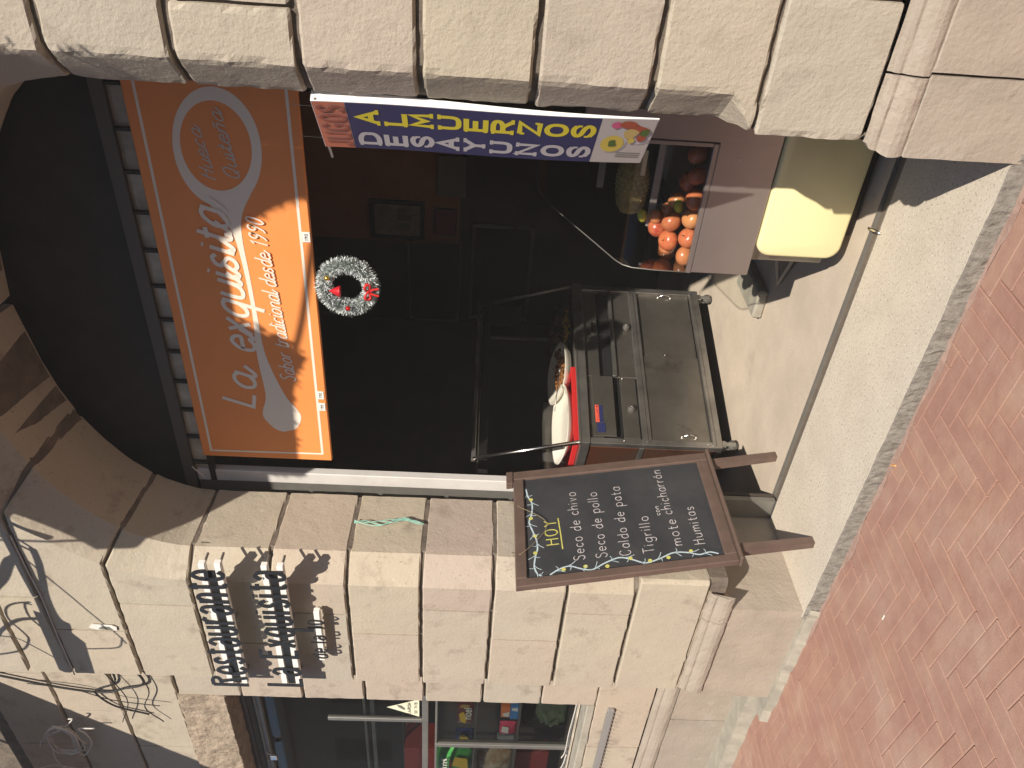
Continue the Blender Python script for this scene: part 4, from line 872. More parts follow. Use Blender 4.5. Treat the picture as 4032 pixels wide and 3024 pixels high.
for (a, b) in (((-2.20, 1.40, .012), (-1.80, 1.30, .16)), ((-2.20, 1.40, .012), (-1.86, 1.18, .05))): m = MB(); m.tube([a, b], .014, 6); m.build('strut', M['metalgrey'], vl)
bk = MB(); bk.bbox((-2.50, 1.50, 0.0), (-2.32, 1.90, .06), .012)  # low slab put in for a patch of lighter shade on the floor
tag(bk.build('shade_patch_slab', M['conc']), 'low grey slab standing in for a patch of lighter shade between cabinet and food cart', 'block')

# ------------------------------------------------------------ food cart
A = Vector((-3.27, 1.23, 0)); U = Vector((.2781, .9606, 0)).normalized(); W = Vector((-U.y, U.x, 0)); cf = lambda u, w, z: A+U*u+W*w+Vector((0,0,z))
cart = thing('food_cart', 'wheeled stainless steel food cart turned end on to the street with sneeze guard', 'food cart', tuple(A))
def cp(nm, lo, hi, mm='steeld', b=.003, par=None): m = MB(); m.bbox(lo, hi, b, cf); return m.build(nm, M[mm], par or cart)
CL, CD = 1.285, .62
cp('counter_rim', (-.012, -.014, .930), (CL+.012, CD, .986), 'steel'); cp('rim_lip', (-.014, -.020, .984), (CL+.014, .012, .996), 'steel', .002)
cp('inner_shell', (.03, .045, .13), (CL-.03, CD-.02, .92), 'black')
cp('corner_post', (-.004, -.004, .11), (.038, .038, .929), 'steel'); cp('corner_post', (CL-.038, -.004, .11), (CL+.004, .038, .929), 'steel'); cp('corner_post', (-.004, CD-.04, .11), (.038, CD, .929)); cp('corner_post', (CL-.038, CD-.04, .11), (CL+.004, CD, .929))
cp('upper_strip', (.038, .012, .836), (.515, .03, .929)); cp('upper_strip', (.515, .012, .836), (CL-.04, .03, .929))
cp('sliding_panel', (.054, .002, .760), (.512, .010, .898), 'steeld'); cp('slot_frame', (.515, -.010, .728), (CL-.03, .028, .750), 'steel'); cp('slot_latch', (.505, -.014, .735), (.535, .0, .758), 'steel')
cp('lower_panel', (.044, .006, .612), (.504, .020, .714)); cp('lower_panel', (.512, .012, .602), (CL-.04, .028, .728)); cp('middle_rail', (-.006, -.008, .570), (CL+.006, .03, .603), 'steel'); cp('door_track', (.01, -.004, .548), (CL-.01, .026, .566), 'steel', .002)
d1 = cp('sliding_door', (.024, .010, .176), (.700, .022, .546)); d2 = cp('sliding_door', (.690, .024, .176), (CL-.03, .034, .546))
cp('bottom_rail', (-.004, -.006, .112), (CL+.004, .03, .150), 'steel'); cp('bottom_track', (.01, -.012, .152), (CL-.01, .024, .172), 'steel', .002); cp('underside', (.01, .03, .10), (CL-.01, CD, .125), 'black')
for (d, u, z0, z1, w) in ((d1, .071, .267, .355, .010), (d2, 1.233, .300, .388, .024)):
    m = MB(); m.tube(cr([cf(u, w, z0), cf(u, w-.016, z0+.012), cf(u, w-.030, (z0+z1)/2), cf(u, w-.016, z1-.012), cf(u, w, z1)], 4), .005, 6); m.ico(cf(u, w-.003, z0), .009, 1); m.ico(cf(u, w-.003, z1), .009, 1); o = m.build('handle', M['chrome'], d, True)
for (u, z) in ((.925, .640), (.26, .655)):
    m = MB(); m.lathe([(.024, .0), (.024, -.014), (.018, -.028), (.008, -.034), (0, -.034)], cf(u, .008, z), ax=tuple(W), n=14); kb = m.build('knob', M['rubber'], cart, True)
    m = MB(); m.ico(cf(u, -.028, z+.004), .0035, 1); m.build('knob_pin', M['chrome'], kb)
cp('red_label', (.153, -.002, .862), (.280, .001, .886), 'stick_r', .001); cp('label_backing', (.153, -.0005, .838), (.280, .0015, .861), 'stick_b', .001); cp('navy_label', (.078, -.002, .828), (.147, .001, .879), 'stick_b', .001)
cff = frame3(A, U, (0,0,1), -W)
fit_text('ALTO VOLTAJE' if False else 'VILLACIS', .160, .273, .0055, cff, .0022, y=.868, asc=2, off=.0035).build('lettering', M['stick_b'], cart, fix=False)
cp('data_plate', (.865, .004, .862), (.963, .008, .880), 'chrome', .001)
for (u, z) in ((.02, .20), (.02, .58), (.02, .72), (.49, .70), (.70, .40)): m = MB(); m.ico(cf(u, -.005, z), .004, 1); m.build('rivet', M['chrome'], cart)
cp('end_panel', (-.002, .042, .622), (.010, CD-.042, .926), 'redsteel'); cp('end_panel', (-.002, .042, .150), (.010, CD-.042, .585), 'redsteel'); cp('end_rail', (-.008, .036, .588), (.012, CD, .619), 'steel'); cp('end_rail', (-.008, .036, .112), (.012, CD, .147), 'steel')
cp('far_end_panel', (CL-.010, .042, .15), (CL+.002, CD-.04, .926)); cp('back_panel', (.04, CD-.012, .15), (CL-.04, CD-.002, .926))
for (u, w) in ((.035, .03), (CL-.04, .03), (.035, CD-.05), (CL-.04, CD-.05)):
    m = MB(); m.bbox((u-.024, w-.024, .083), (u+.024, w+.024, .112), .004, cf); o = m.build('caster', M['steel'], cart)
    m = MB(); m.lathe([(.010, -.016), (.030, -.014), (.034, -.006), (.034, .006), (.030, .014), (.010, .016)], cf(u+.006, w, .034), ax=tuple(W), n=18); m.build('wheel', M['rubber'], o, True)
    m = MB(); m.bbox((u-.014, w-.024, .022), (u+.014, w-.019, .09), .002, cf); m.bbox((u-.014, w+.019, .022), (u+.014, w+.024, .09), .002, cf); m.build('fork', M['alu'], o)
# sneeze guard
for u in (.004, CL-.004): m = MB(); m.tube([cf(u, .0, .986), cf(u, .25, 1.630)], .0125, 10); m.build('guard_post', M['chrome' if u < .1 else 'steel'], cart, True)
cp('guard_rail', (-.012, .243, 1.618), (CL+.012, .268, 1.644), 'steel'); cp('guard_rail', (-.012, .270, 1.600), (CL+.012, .60, 1.610), 'steeld'); cp('guard_rail', (.0, .255, 1.545), (CL, .262, 1.600), 'black')
m = MB(); m.add([cf(.012, .008, 1.0), cf(CL-.012, .008, 1.0), cf(CL-.012, .247, 1.62), cf(.012, .247, 1.62)], [(0,1,2,3)]); m.build('guard_glass', GLA, cart, fix=False)
cp('back_upright', (.0, .585, .986), (.024, .61, 1.60)); cp('back_upright', (CL-.024, .585, .986), (CL, .61, 1.60)); cp('price_tag', (-.03, .33, 1.535), (-.028, .37, 1.60), 'wht', .001)
cp('well_floor', (.03, .03, .90), (CL-.03, CD-.03, .935), 'steeld')
# pots and trays on the counter
hb = MB(); hb.bbox((.02, .47, .988), (.62, .58, 1.16), .012, cf); hb.bbox((.66, .47, .988), (.98, .58, 1.10), .012, cf)
tag(hb.build('steel_food_bin', M['steel']), 'tall brushed steel food bin at the back of the cart counter', 'food bin')
rt = thing('red_tray', 'red plastic tray under the white platters on the cart counter', 'tray', tuple(cf(.3, .2, .99)))
m = MB(); m.bbox((.03, .035, .988), (.60, .44, .996), .002, cf); m.build('tray_base', M['redp'], rt)
for lo, hi in (((.03, .035, .996), (.60, .047, 1.022)), ((.03, .428, .996), (.60, .44, 1.022)), ((.03, .047, .996), (.042, .428, 1.022)), ((.588, .047, .996), (.60, .428, 1.022))): m = MB(); m.bbox(lo, hi, .003, cf); m.build('tray_rim', M['redp'], rt)
def platter(cu, cw, z, au, aw, tilt, lab, h=.05):
    o = []; m = MB(); n = 36; rings = [(.0, .004), (.60, .004), (.74, .012), (.97, h), (1.0, h+.002), (1.0, h-.003), (.74, .004), (.60, -.003), (.0, -.003)]
    for (k, zz) in rings:
        for j in range(n):
            t = 2*math.pi*j/n; u_ = math.copysign(abs(math.cos(t))**.8, math.cos(t))*au*max(k, .001); w_ = math.copysign(abs(math.sin(t))**.8, math.sin(t))*aw*max(k, .001)
            m.v.append(cf(cu+u_, cw+w_, z+zz+tilt*w_))
    for i in range(len(rings)-1):
        for j in range(n): m.f.append((i*n+j, i*n+(j+1) % n, (i+1)*n+(j+1) % n, (i+1)*n+j))
    o = m.build('serving_platter', M['white'], None, True); tag(o, lab, 'platter', 'white platters on the food cart'); return o
platter(.285, .24, 1.024, .275, .19, .16, 'empty white oval platter nearest the street end of the cart', .055); platter(.700, .25, 1.030, .215, .18, .22, 'white oval platter holding fried pork with a spoon on the cart', .060)
pk = MB(); rr = random.Random(5)
for k in range(150):
    a = rr.uniform(0, 2*math.pi); r = math.sqrt(rr.random()); u_ = .70+math.cos(a)*r*.14; w_ = .27+math.sin(a)*r*.11; hgt = (1-r*r)*.045
    pk.ico(cf(u_, w_, 1.045+hgt*rr.random()+.22*(w_-.25)), rr.uniform(.007, .014), 0, (1, 1, .7), .3)
o = kind(pk.build('fried_pork', M['pork']), 'stuff'); tag(o, 'heap of crisp brown fried pork pieces on the second white platter', 'food')
m = MB(); m.tube([cf(.30, .12, 1.125), cf(.50, .10, 1.10), cf(.62, .14, 1.085)], [.003, .004, .004], 6); sp_ = m.build('serving_spoon', M['steel'], None, True); ROOTLOC[sp_] = Vector((0,0,0)); tag(sp_, 'thin metal serving spoon resting across the platter rim', 'spoon')
m = MB(); m.ico(cf(.655, .165, 1.080), .024, 2, (1, .8, .35)); m.build('spoon_bowl', M['steel'], sp_, True)
dt = thing('dark_food_tray', 'dark tray of yellow plantain chips in shade on the far part of the cart', 'tray', tuple(cf(1.05, .2, .99)))
m = MB(); m.bbox((.93, .05, .988), (1.25, .42, 1.005), .003, cf); m.build('tray_base', M['frdark'], dt); m = MB(); rr = random.Random(9)
for k in range(70): u_ = rr.uniform(.93, 1.16); w_ = rr.uniform(.07, .40); m.ico(cf(u_, w_, 1.012+rr.random()*.03), rr.uniform(.008, .015), 0, (1, 1, .5), .3)
kind(m.build('plantain_chips', M['chips'], dt), 'stuff'); m = MB()
for k in range(60): u_ = rr.uniform(.80, 1.22); w_ = rr.uniform(.22, .46); m.ico(cf(u_, w_, 1.03+rr.random()*.07), rr.uniform(.014, .028), 1, (1, 1, .8), .5)
kind(m.build('cooked_food', M['brownf'], dt), 'stuff')
m = MB(); m.lathe([(.085, 0), (.095, .05), (.10, .07), (.103, .07), (.09, -.005), (0, -.005)], cf(1.20, .25, 1.03), n=20); o = m.build('glass_bowl', GL, None, True); tag(o, 'clear glass bowl in shade at the far end of the cart', 'bowl')

# ------------------------------------------------------------ chalkboard
KO = Vector((-2.887, .465, 0)); KU = Vector((-.052, .9986, 0)).normalized(); KV = Vector((-.0628, -.1402, .9976)); KN = KU.cross(KV).normalized()
if KN.x < 0: KN = -KN
kf = frame3(KO, KU, KV, KN); kfb = lambda a, b, c: kf(a, c, b)      # box order: u, depth, v
ck = thing('menu_chalkboard', 'brown framed chalkboard menu headed HOY leaning beside the left jamb', 'chalkboard', tuple(KO))
def kb_(nm, lo, hi, mm='frame', b=.004): m = MB(); m.bbox(lo, hi, b, kfb); return m.build(nm, M[mm], ck)
kb_('board_panel', (-.352, -.022, .44), (.338, -.006, 1.385), 'slate', .001)
kb_('frame_side', (-.391, -.026, .384), (-.343, .008, 1.425)); kb_('frame_side', (.330, -.026, .384), (.391, .008, 1.425)); kb_('frame_top', (-.343, -.0255, 1.372), (.330, .0075, 1.4255)); kb_('frame_bottom', (-.343, -.0255, .384), (.330, .0075, .443))
kb_('lower_ledge', (-.398, -.030, .368), (.398, .030, .3835)); kb_('hinge_block', (.30, -.03, 1.426), (.392, .012, 1.462))
for u0, u1, ub in ((-.335, -.285, -.335), (.285, .335, .300)):
    m = MB(); m.prism([(u0, .367), (u1, .367), (ub+.040, .0), (ub-.002, .0)], -.03, .004, kf); m.build('leg', M['frame'], ck)
def rleg(u): m = MB(); a = kf(u, 1.30, -.032); b = Vector((a.x-.02, a.y+.12, 0)); m.tube([a, b], .016, 4); m.build('rear_leg', M['frame'], ck)

ktx = lambda t, a, b, y, xh, mm='chalk', dy=0.0, w=.0036, asc=1.75, sp=.30, ws=.85: fit_text(t, a, b, xh, lambda p, r, c=0.0: kf(p+.0012*nz(p*60, r*60), r+.0012*nz(r*50, p*50, 3), c-.0055), w, y=y, dy=dy, off=.0006, asc=asc, space=sp, wscale=ws, jit=.05).build('lettering', M[mm], ck, fix=False)
ktx('HOY', -.146, .018, 1.214, .034, 'chalky', dy=.006, w=.006, asc=1.75); ktx('Seco de chivo', -.262, .200, 1.098, .030, dy=.012); ktx('Seco de pollo', -.262, .182, .992, .030, dy=.008); ktx('Caldo de pata', -.266, .205, .880, .030, dy=.000)
ktx('Tigrillo', -.270, -.028, .768, .030, dy=-.004); ktx('mote', -.243, -.070, .629, .030, dy=.004); ktx('con', -.030, .034, .700, .014, w=.0032); ktx('chicharrón', -.030, .300, .640, .030, dy=.008); ktx('Humitas', -.250, .002, .520, .030, dy=.008)
kk = lambda p, r, c=0.0: kf(p, r, c-.0055)
m = MB(); m.ribbon([(-.182, 1.199), (-.08, 1.203), (.026, 1.209)], .006, kk, .0006); m.build('underline', M['chalky'], ck, fix=False)
v1 = [tuple(p) for p in cr([(.262, 1.362, 0), (.20, 1.352, 0), (.15, 1.334, 0), (.08, 1.337, 0), (.02, 1.352, 0), (-.04, 1.338, 0), (-.10, 1.322, 0), (-.16, 1.318, 0), (-.22, 1.332, 0), (-.275, 1.337, 0), (-.315, 1.325, 0), (-.336, 1.304, 0)], 6)]
v2 = [tuple(p) for p in cr([(-.332, 1.268, 0), (-.305, 1.225, 0), (-.293, 1.175, 0), (-.318, 1.12, 0), (-.330, 1.070, 0), (-.300, 1.01, 0), (-.277, .94, 0), (-.298, .88, 0), (-.328, .82, 0), (-.312, .75, 0), (-.286, .68, 0), (-.296, .61, 0), (-.316, .56, 0), (-.308, .51, 0), (-.324, .470, 0)], 6)]
for v_ in (v1, v2):
    m = MB(); m.ribbon(v_, .0075, kk, .0007); m.build('chalk_vine', M['chalkb'], ck, fix=False)
    m = MB()
    for k in range(4, len(v_)-4, 7):
        p = Vector(v_[k][:2]); d = (Vector(v_[k+2][:2])-p).normalized(); s_ = 1 if (k//7) % 2 else -1; nn = Vector((-d.y, d.x))*s_
        m.ribbon([tuple(p), tuple(p+d*.018+nn*.012), tuple(p+d*.034+nn*.030)], .0035, kk, .0009+.00005*k); m.ribbon([tuple(p+d*.012), tuple(p+d*.018+nn*-.010), tuple(p+d*.014-nn*.024)], .003, kk, .001+.00005*k)
    kind(m.build('chalk_leaves', M['chalkb'], ck, fix=False), 'stuff')
for (a, b) in ((.177, 1.338), (.044, 1.343), (-.078, 1.326), (-.188, 1.330), (-.309, 1.203), (-.307, 1.101), (-.321, 1.0), (-.290, .887), (-.318, .798), (-.312, .709), (-.289, .596)):
    m = MB(); m.add([kk(a+.0105*math.cos(t), b+.0105*math.sin(t), .0016) for t in [2*math.pi*k/12 for k in range(12)]], [tuple(range(12))]); m.build('chalk_dot', M['chalky'], ck, fix=False)
tw = MB(); tw.tube(cr([(-3.055, .50, 1.44), kf(.12, 1.40, .012), kf(.03, 1.29, .006), kf(-.02, 1.27, .005), kf(-.08, 1.29, .006), kf(-.20, 1.40, .012), (-3.06, .17, 1.44), (-3.062, .12, 1.45)], 8), .0014, 5)
tag(tw.build('wire_loop', M['twine'], None, True), 'thin tan wire looped from the jamb over the top of the chalkboard', 'wire')
gs = MB()
for k in range(5):
    ph = k*1.1; gs.tube(cr([(-3.036+.001*k, .300+.004*k, 2.205), (-3.033, .305+.012*math.sin(ph), 2.15), (-3.032, .300+.018*math.cos(ph*2), 2.08), (-3.030, .318+.012*math.sin(ph+2), 2.02), (-3.032, .335+.016*math.sin(ph*3), 1.96), (-3.033, .318+.008*math.cos(ph), 1.90), (-3.036, .310, 1.862)], 6), .0022, 4)
tag(gs.build('teal_string', M['string'], None, True), 'frayed teal plastic string tied between two joints of the left jamb', 'string')

# ------------------------------------------------------------ things in the window on the left
for (lab, x0, x1, z0, z1, y, mm) in ():
    pass
def pack(nm, lab, cat, x0, x1, z0, z1, y, mm, dep=.05, puff=.012, group=None, zig=0.0):
    t = thing(nm, lab, cat, ((x0+x1)/2, y, z0), group); m = MB(); nx, nz_ = 12, 10
    for s in (0, 1):
        for i in range(nx+1):
            for j in range(nz_+1):
                a, b = i/nx, j/nz_; e = (math.sin(math.pi*a)*math.sin(math.pi*b))**.45 if 0 < a < 1 and 0 < b < 1 else 0
                d = (dep/2)*e+puff*.35*e*nz(a*5+x0*3, b*5, s*3+z0)
                m.v.append(Vector((x0+(x1-x0)*a+zig*nz(b*4, a, x0), y+(-d if s == 0 else d), z0+(z1-z0)*b)))
    N = (nx+1)*(nz_+1)
    for s in (0, 1):
        for i in range(nx):
            for j in range(nz_): q = s*N+i*(nz_+1)+j; m.f.append((q, q+1, q+nz_+2, q+nz_+1))
    m.build('wrapper', M[mm], t, True); return t
def flat(t, y, poly, mm, nm, o=0.0): m = MB(); m.add([Vector((a, y-o, b)) for a, b in poly], [tuple(range(len(poly)))]); m.build(nm, M[mm], t, fix=False)
py = .58
p1 = pack('biscuit_packet', 'maroon biscuit packet lettered noel on the upper window shelf', 'packet', -5.335, -5.075, 1.545, 1.66, py, 'maroon', .02, .004)
fit_text('noel', -5.26, -5.12, .034, lambda a, b, c=0.0: Vector((a, py-.013-c, b)), .010, y=1.562, asc=1.5).build('lettering', M['wht'], p1, fix=False)
flat(p1, py-.0135, [(-5.32, 1.60), (-5.26, 1.59), (-5.17, 1.615), (-5.20, 1.645), (-5.29, 1.635)], 'ypk', 'printed_biscuit'); flat(p1, py-.0138, [(-5.13, 1.58), (-5.085, 1.575), (-5.08, 1.63), (-5.12, 1.645)], 'biscuit', 'printed_biscuit')
p2 = pack('biscuit_packet', 'shiny navy biscuit packet beside the maroon one on the upper shelf', 'packet', -5.66, -5.40, 1.538, 1.665, py, 'bluepk', .03, .02); flat(p2, py-.022, [(-5.57, 1.575), (-5.52, 1.56), (-5.45, 1.60), (-5.46, 1.635), (-5.53, 1.63)], 'ypk', 'printed_biscuit'); flat(p2, py-.022, [(-5.64, 1.565), (-5.60, 1.555), (-5.58, 1.61), (-5.63, 1.63)], 'greyb', 'printed_biscuit')
def boxpack(lab, x0, x1, z0, z1, y, d, mm, grp=None, nm='small_carton'): m = MB(); m.bbox((x0, y, z0), (x1, y+d, z1), .003); o = m.build(nm, M[mm]); tag(o, lab, 'carton', grp); ROOTLOC[o] = Vector((0,0,0)); return o
b1 = boxpack('orange and white carton standing on the lower window shelf by the jamb', -5.20, -5.07, 1.30, 1.36, .55, .06, 'orpk'); flat(b1, .549, [(-5.19, 1.305), (-5.13, 1.305), (-5.15, 1.35), (-5.185, 1.345)], 'wht', 'printed_patch')
b2 = boxpack('blue and white carton under the orange carton on the lower shelf', -5.22, -5.07, 1.244, 1.298, .55, .06, 'lbpk'); flat(b2, .549, [(-5.12, 1.25), (-5.08, 1.25), (-5.08, 1.29), (-5.11, 1.29)], 'wht', 'printed_patch')
p3 = pack('sweet_packet', 'bright pink sweet packet in the middle of the lower window shelf', 'packet', -5.42, -5.26, 1.246, 1.36, .56, 'pinkpk', .05, .03); flat(p3, .53, [(-5.37, 1.30), (-5.29, 1.30), (-5.28, 1.345), (-5.35, 1.35)], 'wht', 'printed_patch')
for k, (x, h, lab) in enumerate(((-5.49, .07, 'squat grey carton next to the pink packet'), (-5.54, .12, 'tall grey carton second from the pink packet'), (-5.60, .10, 'grey carton beside the window mullion'))): boxpack(lab, x-.04, x, 1.244, 1.244+h, .60, .04, 'greyb', 'grey cartons on the lower window shelf')
m = MB(); m.lathe([(0, 0), (.16, 0), (.17, .02), (.165, .28), (.15, .30), (0, .30)], (-5.30, .74, .895), n=24); tag(m.build('black_drum', M['dark'], None, True), 'black drum standing on the sill behind the window glass', 'drum')
p4 = pack('plastic_bag', 'crumpled dark green plastic bag on the sill by the window jamb', 'bag', -5.32, -5.04, .90, 1.12, .60, 'greenb', .12, .25, zig=.03)
p5 = pack('crisp_packet', 'green crisp packet behind the mullion on the upper shelf', 'packet', -6.15, -5.70, 1.54, 1.80, .60, 'dgreen', .09, .05); fit_text('Doritos', -6.10, -5.76, .040, lambda a, b, c=0.0: Vector((a, .545-c, b)), .013, y=1.70, dy=.01, asc=1.6).build('lettering', M['wht'], p5, fix=False)
flat(p5, .545, [(-6.08, 1.57), (-5.98, 1.555), (-5.93, 1.64), (-6.02, 1.66)], 'dred', 'printed_patch'); flat(p5, .546, [(-5.92, 1.56), (-5.76, 1.57), (-5.74, 1.66), (-5.86, 1.68)], 'ypk', 'printed_patch'); flat(p5, .544, [(-6.05, 1.735-.06), (-5.78, 1.745-.06), (-5.77, 1.79-.09), (-6.06, 1.69)], 'dred', 'printed_band')
p6 = pack('bread_bag', 'shiny clear bag of bread rolls behind the mullion on the lower shelf', 'bag', -6.05, -5.70, 1.245, 1.50, .60, 'bagc', .10, .12)
o = boxpack('long red shelf box behind the mullion low in the window', -6.3, -5.79, .97, 1.22, .62, .1, 'redm', nm='red_box'); o['category'] = 'box'
o = boxpack('red crate high up behind the window mullion', -6.4, -5.77, 1.80, 2.03, .62, .2, 'redm', nm='red_crate'); o['category'] = 'crate'
sk = thing('triangular_sticker', 'cream triangular sticker with printed text on the window pane', 'sticker', (-4.9, .44, 1.9)); flat(sk, .4425, [(-5.03, 1.905), (-4.825, 1.905), (-4.925, 2.115)], 'sticker', 'paper')
fit_text('LAARCOM', -4.99, -4.865, .0095, lambda a, b, c=0.0: Vector((a, .4415-c, b)), .0042, y=1.960, asc=2).build('lettering', M['inkg'], sk, fix=False); fit_text('181 7418', -4.995, -4.86, .009, lambda a, b, c=0.0: Vector((a, .4415-c, b)), .0035, y=1.918, asc=2).build('lettering', M['inkg'], sk, fix=False)
flat(sk, .4415, [(-4.955, 2.00), (-4.935, 1.995), (-4.90, 2.02), (-4.895, 2.05), (-4.925, 2.035)], 'inkg', 'bird_emblem')
wcb = MB(); wcb.tube(cr([(-4.52, .40, .905), (-4.8, .405, .90), (-5.1, .40, .912), (-5.33, .39, .915), (-5.40, .38, .935)], 6), .004, 5); tag(wcb.build('sill_wire', M['cablew'], None, True), 'white wire running along the foot of the window glass', 'wire')
wcb = MB(); wcb.tube(cr([(-5.35, .38, .905), (-5.50, .36, .93), (-5.56, .36, 1.0), (-5.60, .37, 1.08)], 6), .004, 5); tag(wcb.build('sill_wire', M['cablew'], None, True), 'short white wire curling up at the mullion foot', 'wire')
spk = thing('spike_strip', 'grey plastic strip with rows of short spikes below the window sill', 'spike strip', (-5.2, .22, .73))
m = MB(); m.bbox((-7.9, WY-.024, .712), (-4.515, WY-.001, .750), .003); m.build('backing_strip', M['spike'], spk)
m = MB()
for k in range(62):
    x = -4.53-k*.043
    for (dz, z) in ((1, .750), (-1, .712)): m.tube([(x, WY-.02, z), (x-.008, WY-.045, z+dz*.022)], [.0022, .001], 4)
m.build('spikes', M['spike'], spk)

# ------------------------------------------------------------ cables: real runs hung in front of the wall, above the view
def lift(pts, t): return [Vector((x+.8*t, -t, z+1.0*t)) for x, z in pts]
def cable(lab, pts, t, r, grp='overhead cables by the left pier', mm='cable'):
    m = MB(); m.tube(cr(lift(pts, t), 6), r, 6); tag(m.build('overhead_cable', M[mm], None, True), lab, 'cable', grp)
for lab, pts, t, r in (
  ('thick cable bundle running along the facade above the left pier', [(-2.6, 3.62), (-2.85, 3.635), (-3.1, 3.63), (-3.4, 3.62), (-3.7, 3.64), (-4.0, 3.63)], .36, .026),
  ('loose black cable rising from the bundle to the far left', [(-2.7, 3.62), (-2.98, 3.634), (-3.05, 3.69), (-3.16, 3.75), (-3.27, 3.84), (-3.5, 3.98)], .36, .020),
  ('black cable dropping beside the junction box', [(-2.95, 3.554), (-3.05, 3.556), (-3.16, 3.570), (-3.305, 3.592), (-3.447, 3.585), (-3.52, 3.55)], .38, .013),
  ('thin wire slanting down across the pier from the bundle', [(-2.92, 3.65), (-2.996, 3.612), (-3.121, 3.552), (-3.298, 3.464), (-3.473, 3.376), (-3.583, 3.316), (-3.65, 3.29)], .45, .004),
  ('wire loop hanging below the junction box', [(-3.60, 3.30), (-3.681, 3.333), (-3.70, 3.429), (-3.706, 3.52)], .45, .004),
  ('first thin cable of three fanning right from the bundle', [(-2.70, 3.76), (-2.846, 3.695), (-2.904, 3.632), (-2.962, 3.569)], .36, .007),
  ('second thin cable of three fanning right from the bundle', [(-2.70, 3.68), (-2.776, 3.666), (-2.824, 3.648), (-2.882, 3.606), (-2.94, 3.56)], .36, .006),
  ('third and widest cable of three fanning right', [(-2.66, 3.66), (-2.759, 3.622), (-2.819, 3.555), (-2.875, 3.478)], .38, .012),
  ('long curling wire left of the bundle', [(-3.338, 3.679), (-3.354, 3.759), (-3.398, 3.808), (-3.483, 3.818), (-3.593, 3.777), (-3.644, 3.773), (-3.725, 3.822), (-3.77, 3.934), (-3.786, 4.05)], .36, .005),
  ('short wire crossing beside the curling wire', [(-3.357, 3.68), (-3.357, 3.709), (-3.454, 3.715), (-3.55, 3.676)], .36, .005),
  ('heavier cable arcing up to the far left', [(-3.72, 4.05), (-3.653, 3.944), (-3.56, 3.871), (-3.481, 3.774), (-3.464, 3.65)], .36, .009),
  ('thin sagging wire at the far left of the pier', [(-3.62, 4.05), (-3.614, 3.932), (-3.634, 3.826), (-3.708, 3.757), (-3.798, 3.683)], .36, .004),
  ('low black cable crossing the sign head', [(-1.2, 2.80), (-1.75, 2.93), (-2.2, 3.18), (-2.6, 3.4)], .95, .012),
  ): cable(lab, pts, t, r)
jb = thing('junction_box', 'grey cable junction box fixed above the view beside the left pier', 'junction box', (-3.45, -.3, 4.0))
q = MB(); pts = lift([(-3.50, 3.535), (-3.575, 3.545), (-3.655, 3.50), (-3.95, 3.52), (-3.95, 3.64), (-3.45, 3.63)], .36); pts2 = [p+Vector((-.0, .06, .0)) for p in pts]; n = len(pts)
q.add(pts+pts2, [tuple(range(n)), tuple(range(n, 2*n))[::-1]]+[(i, (i+1) % n, n+(i+1) % n, n+i) for i in range(n)]); q.build('casing', M['box'], jb)
m = MB(); m.tube(cr([(-2.86, -.006, 3.652), (-3.1, -.008, 3.646), (-3.3, -.006, 3.640), (-3.6, -.008, 3.645), (-3.93, -.006, 3.650)], 6), .0035, 5); tag(m.build('wall_wire', M['cablew'], None, True), 'thin white wire lying along the topmost joint of the left pier', 'wire')
for k, (pts, r) in enumerate((([(-4.00, 3.66), (-4.34, 3.62), (-4.44, 3.74), (-4.50, 3.76), (-4.62, 3.68), (-4.7, 3.5)], .010), ([(-4.0, 3.60), (-4.33, 3.456), (-4.42, 3.60), (-4.46, 3.72), (-4.42, 3.95), (-4.3, 4.3)], .012), ([(-4.1, 3.50), (-4.4, 3.44), (-4.6, 3.50), (-4.75, 3.42)], .006), ([(-4.2, 3.66), (-4.5, 3.58), (-4.75, 3.66)], .005), ([(-4.35, 4.1), (-4.40, 3.85), (-4.5, 3.66), (-4.55, 3.40)], .005))):  # dark cords laid on the wall where only cable shadows fall
    m = MB(); m.tube(cr([(x, WY-.016-.008*k, z) for x, z in pts], 6), r*.6, 6); tag(m.build('cable_shadow_cord', M['cable'], None, True), ['dark cord for the cable shadow right above the broken lintel', 'thick dark cord for the cable shadow rising up the bay wall', 'thin dark cord for the lowest wire shadow on the bay wall', 'thin dark cord for the wire shadow crossing the middle of the bay wall', 'thin dark cord for the wire shadow dropping down the bay wall'][k], 'cable', 'dark cords standing in for cable shadows on the bay wall')
T_ = [(-4.689, 3.932), (-4.76, 3.931), (-4.917, 3.961), (-5.015, 4.025), (-5.125, 4.112), (-5.068, 4.146), (-4.925, 4.116), (-4.81, 4.029)]
tg = MB(); rr = random.Random(4)
for k in range(6):
    a0 = rr.uniform(0, 6); pts = [(-4.91+.0+(.12+.05*rr.random())*math.cos(a0+t*1.05)+rr.uniform(-.02, .02), .17-.03*rr.random(), 4.03+(.075+.035*rr.random())*math.sin(a0+t*1.05)+(-.45)*0+rr.uniform(-.015, .015)) for t in range(7+k)]
    tg.tube(cr(pts, 6), .0042, 5)
for pts in ([(-4.78, 3.822), (-4.79, 3.92), (-4.85, 3.887), (-4.961, 3.883), (-5.099, 3.958), (-5.033, 4.0)], [(-4.68, 3.95), (-4.69, 3.93), (-4.81, 4.03), (-4.92, 4.16), (-5.0, 4.2)], [(-4.92, 4.10), (-5.10, 4.146), (-5.245, 4.134), (-5.30, 4.08)], [(-5.283, 4.288), (-5.232, 4.18), (-5.26, 4.08), (-5.32, 4.0)]):
    tg.tube(cr([(x, .17, z) for x, z in pts], 6), .0048, 5)
tag(tg.build('wire_tangle', M['cablew'], None, True), 'tangled coil of thin whitish wire hanging in the shaded bay', 'wire')

